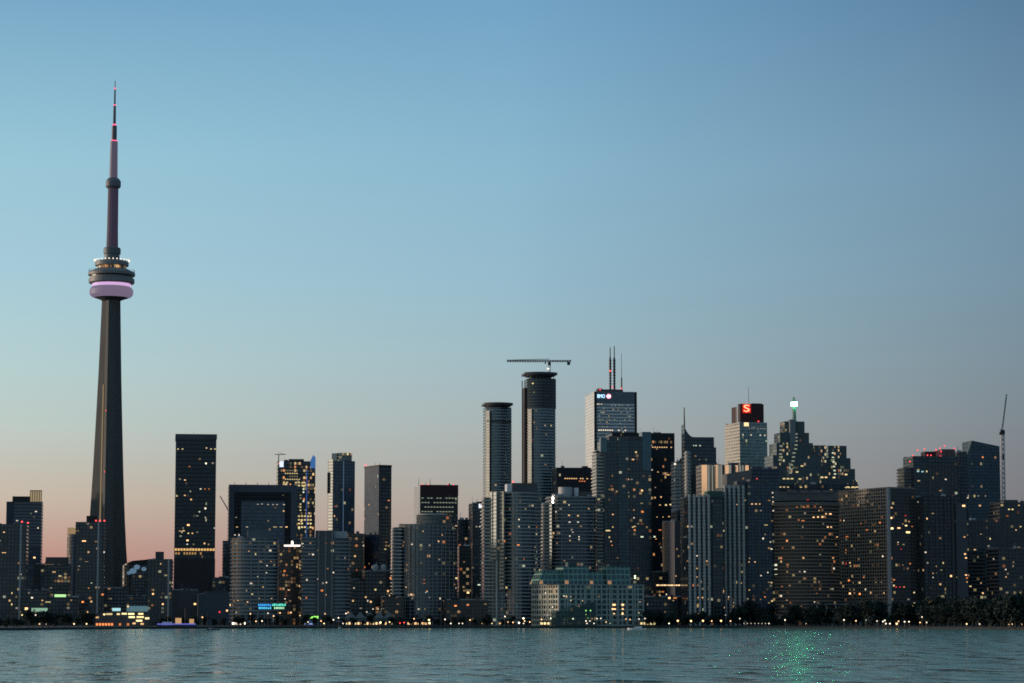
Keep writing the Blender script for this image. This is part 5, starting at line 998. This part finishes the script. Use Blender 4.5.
for tkn in LAMPS.split():
    f = tkn.split(','); px, py = float(f[0]), float(f[1]); x = P(px, 622, 2000).x
    Y = shoreY(x) + 5
    for _ in range(3): Y = shoreY(P(px, 622, Y).x) + 5
    e = float(f[3]); lamp(px, py, Y, f[2], {1: .7, 2: 1.4, 3: 2.2, 4: 3.4}[int(e)], .42 if e < 2 else (.55 if e < 4 else .75))

# ------------------------------------------------------------------ world and sun
w = bpy.data.worlds.new("World"); sc.world = w; w.use_nodes = True; t = NT(w.node_tree); bg = t.n['Background']
tc = t.new('ShaderNodeTexCoord'); sp = t.new('ShaderNodeSeparateXYZ'); t.l.new(tc.outputs['Generated'], sp.inputs[0])
el = t.m('MULTIPLY', sp.outputs[2], 2.0, clamp=True)      # 0..0.5 of the sine of the elevation
az = t.m('ARCTAN2', sp.outputs[0], sp.outputs[1])          # 0 ahead, negative to the west
def zr(stops): return t.ramp(el, [(z * 2, lin(c)) for z, c in stops])
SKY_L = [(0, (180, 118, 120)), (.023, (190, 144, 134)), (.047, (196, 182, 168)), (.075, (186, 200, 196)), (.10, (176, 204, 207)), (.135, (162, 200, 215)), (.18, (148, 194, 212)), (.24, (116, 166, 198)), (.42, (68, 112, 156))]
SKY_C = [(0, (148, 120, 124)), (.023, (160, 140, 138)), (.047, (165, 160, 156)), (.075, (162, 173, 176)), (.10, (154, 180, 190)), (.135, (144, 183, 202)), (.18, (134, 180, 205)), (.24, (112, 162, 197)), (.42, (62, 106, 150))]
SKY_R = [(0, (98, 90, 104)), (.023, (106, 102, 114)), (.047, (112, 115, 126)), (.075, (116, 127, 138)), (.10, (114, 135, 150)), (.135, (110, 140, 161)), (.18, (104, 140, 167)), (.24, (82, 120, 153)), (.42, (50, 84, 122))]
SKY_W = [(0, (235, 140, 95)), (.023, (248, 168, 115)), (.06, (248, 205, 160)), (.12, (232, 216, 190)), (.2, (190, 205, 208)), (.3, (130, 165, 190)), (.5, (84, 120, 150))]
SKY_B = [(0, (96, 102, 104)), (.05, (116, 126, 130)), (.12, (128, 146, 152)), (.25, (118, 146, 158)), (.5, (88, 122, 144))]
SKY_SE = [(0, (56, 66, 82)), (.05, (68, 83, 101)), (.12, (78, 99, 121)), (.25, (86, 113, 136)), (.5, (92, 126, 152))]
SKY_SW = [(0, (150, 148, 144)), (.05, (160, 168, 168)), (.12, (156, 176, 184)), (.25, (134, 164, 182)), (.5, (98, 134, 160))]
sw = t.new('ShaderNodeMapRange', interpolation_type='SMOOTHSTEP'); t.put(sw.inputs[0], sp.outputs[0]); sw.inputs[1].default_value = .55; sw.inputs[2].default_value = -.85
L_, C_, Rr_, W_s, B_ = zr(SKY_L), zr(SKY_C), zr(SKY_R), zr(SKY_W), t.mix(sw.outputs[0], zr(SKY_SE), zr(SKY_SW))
def sstep(a, b): 
    n = t.new('ShaderNodeMapRange', interpolation_type='SMOOTHSTEP'); t.put(n.inputs[0], az); n.inputs[1].default_value = R(a); n.inputs[2].default_value = R(b); return n.outputs[0]
def lstep(a, b):
    n = t.new('ShaderNodeMapRange'); t.put(n.inputs[0], az); n.inputs[1].default_value = R(a); n.inputs[2].default_value = R(b); return n.outputs[0]
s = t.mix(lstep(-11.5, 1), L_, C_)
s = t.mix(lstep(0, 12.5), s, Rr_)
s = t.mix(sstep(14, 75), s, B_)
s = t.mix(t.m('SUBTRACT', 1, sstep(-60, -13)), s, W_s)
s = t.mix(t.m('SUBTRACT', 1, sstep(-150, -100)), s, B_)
nzw = t.new('ShaderNodeTexNoise'); nzw.inputs['Scale'].default_value = 3.0; nzw.inputs['Detail'].default_value = 3; mpw = t.new('ShaderNodeMapping'); mpw.inputs['Scale'].default_value = (1, 1, 5); t.l.new(tc.outputs['Generated'], mpw.inputs[0]); t.l.new(mpw.outputs[0], nzw.inputs['Vector'])
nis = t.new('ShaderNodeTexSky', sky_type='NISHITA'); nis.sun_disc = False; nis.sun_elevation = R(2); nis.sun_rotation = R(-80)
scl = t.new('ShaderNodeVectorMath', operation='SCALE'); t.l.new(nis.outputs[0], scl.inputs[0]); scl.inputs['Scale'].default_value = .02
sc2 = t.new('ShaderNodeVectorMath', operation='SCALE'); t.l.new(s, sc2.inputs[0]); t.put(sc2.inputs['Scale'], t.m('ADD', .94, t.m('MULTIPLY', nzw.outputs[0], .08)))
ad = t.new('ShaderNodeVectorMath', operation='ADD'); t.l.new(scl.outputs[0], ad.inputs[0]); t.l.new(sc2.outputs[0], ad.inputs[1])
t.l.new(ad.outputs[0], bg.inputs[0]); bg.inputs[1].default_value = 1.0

sun = bpy.data.lights.new('sun', 'SUN'); sun.energy = 2.0; sun.angle = R(4); sun.color = (1, .80, .62)
so = bpy.data.objects.new('sun', sun); col.objects.link(so)
d = Vector((math.cos(R(2.5)) * math.sin(R(80)), -math.cos(R(2.5)) * math.cos(R(80)), -math.sin(R(2.5))))
so.rotation_euler = d.to_track_quat('-Z', 'Y').to_euler(); so.location = (-500, 1500, 400)

sc.view_settings.view_transform = 'Standard'; sc.view_settings.look = 'None'; sc.view_settings.exposure = 0; sc.view_settings.gamma = 1
sc.render.engine = 'CYCLES'; sc.cycles.max_bounces = 5; sc.cycles.diffuse_bounces = 2; sc.cycles.glossy_bounces = 3; sc.cycles.sample_clamp_indirect = 4
sc.cycles.use_denoising = False
sc.cycles.filter_width = 1.7
print('objects', len(bpy.data.objects), 'windows', sum(b.nwin for b in ALLB))
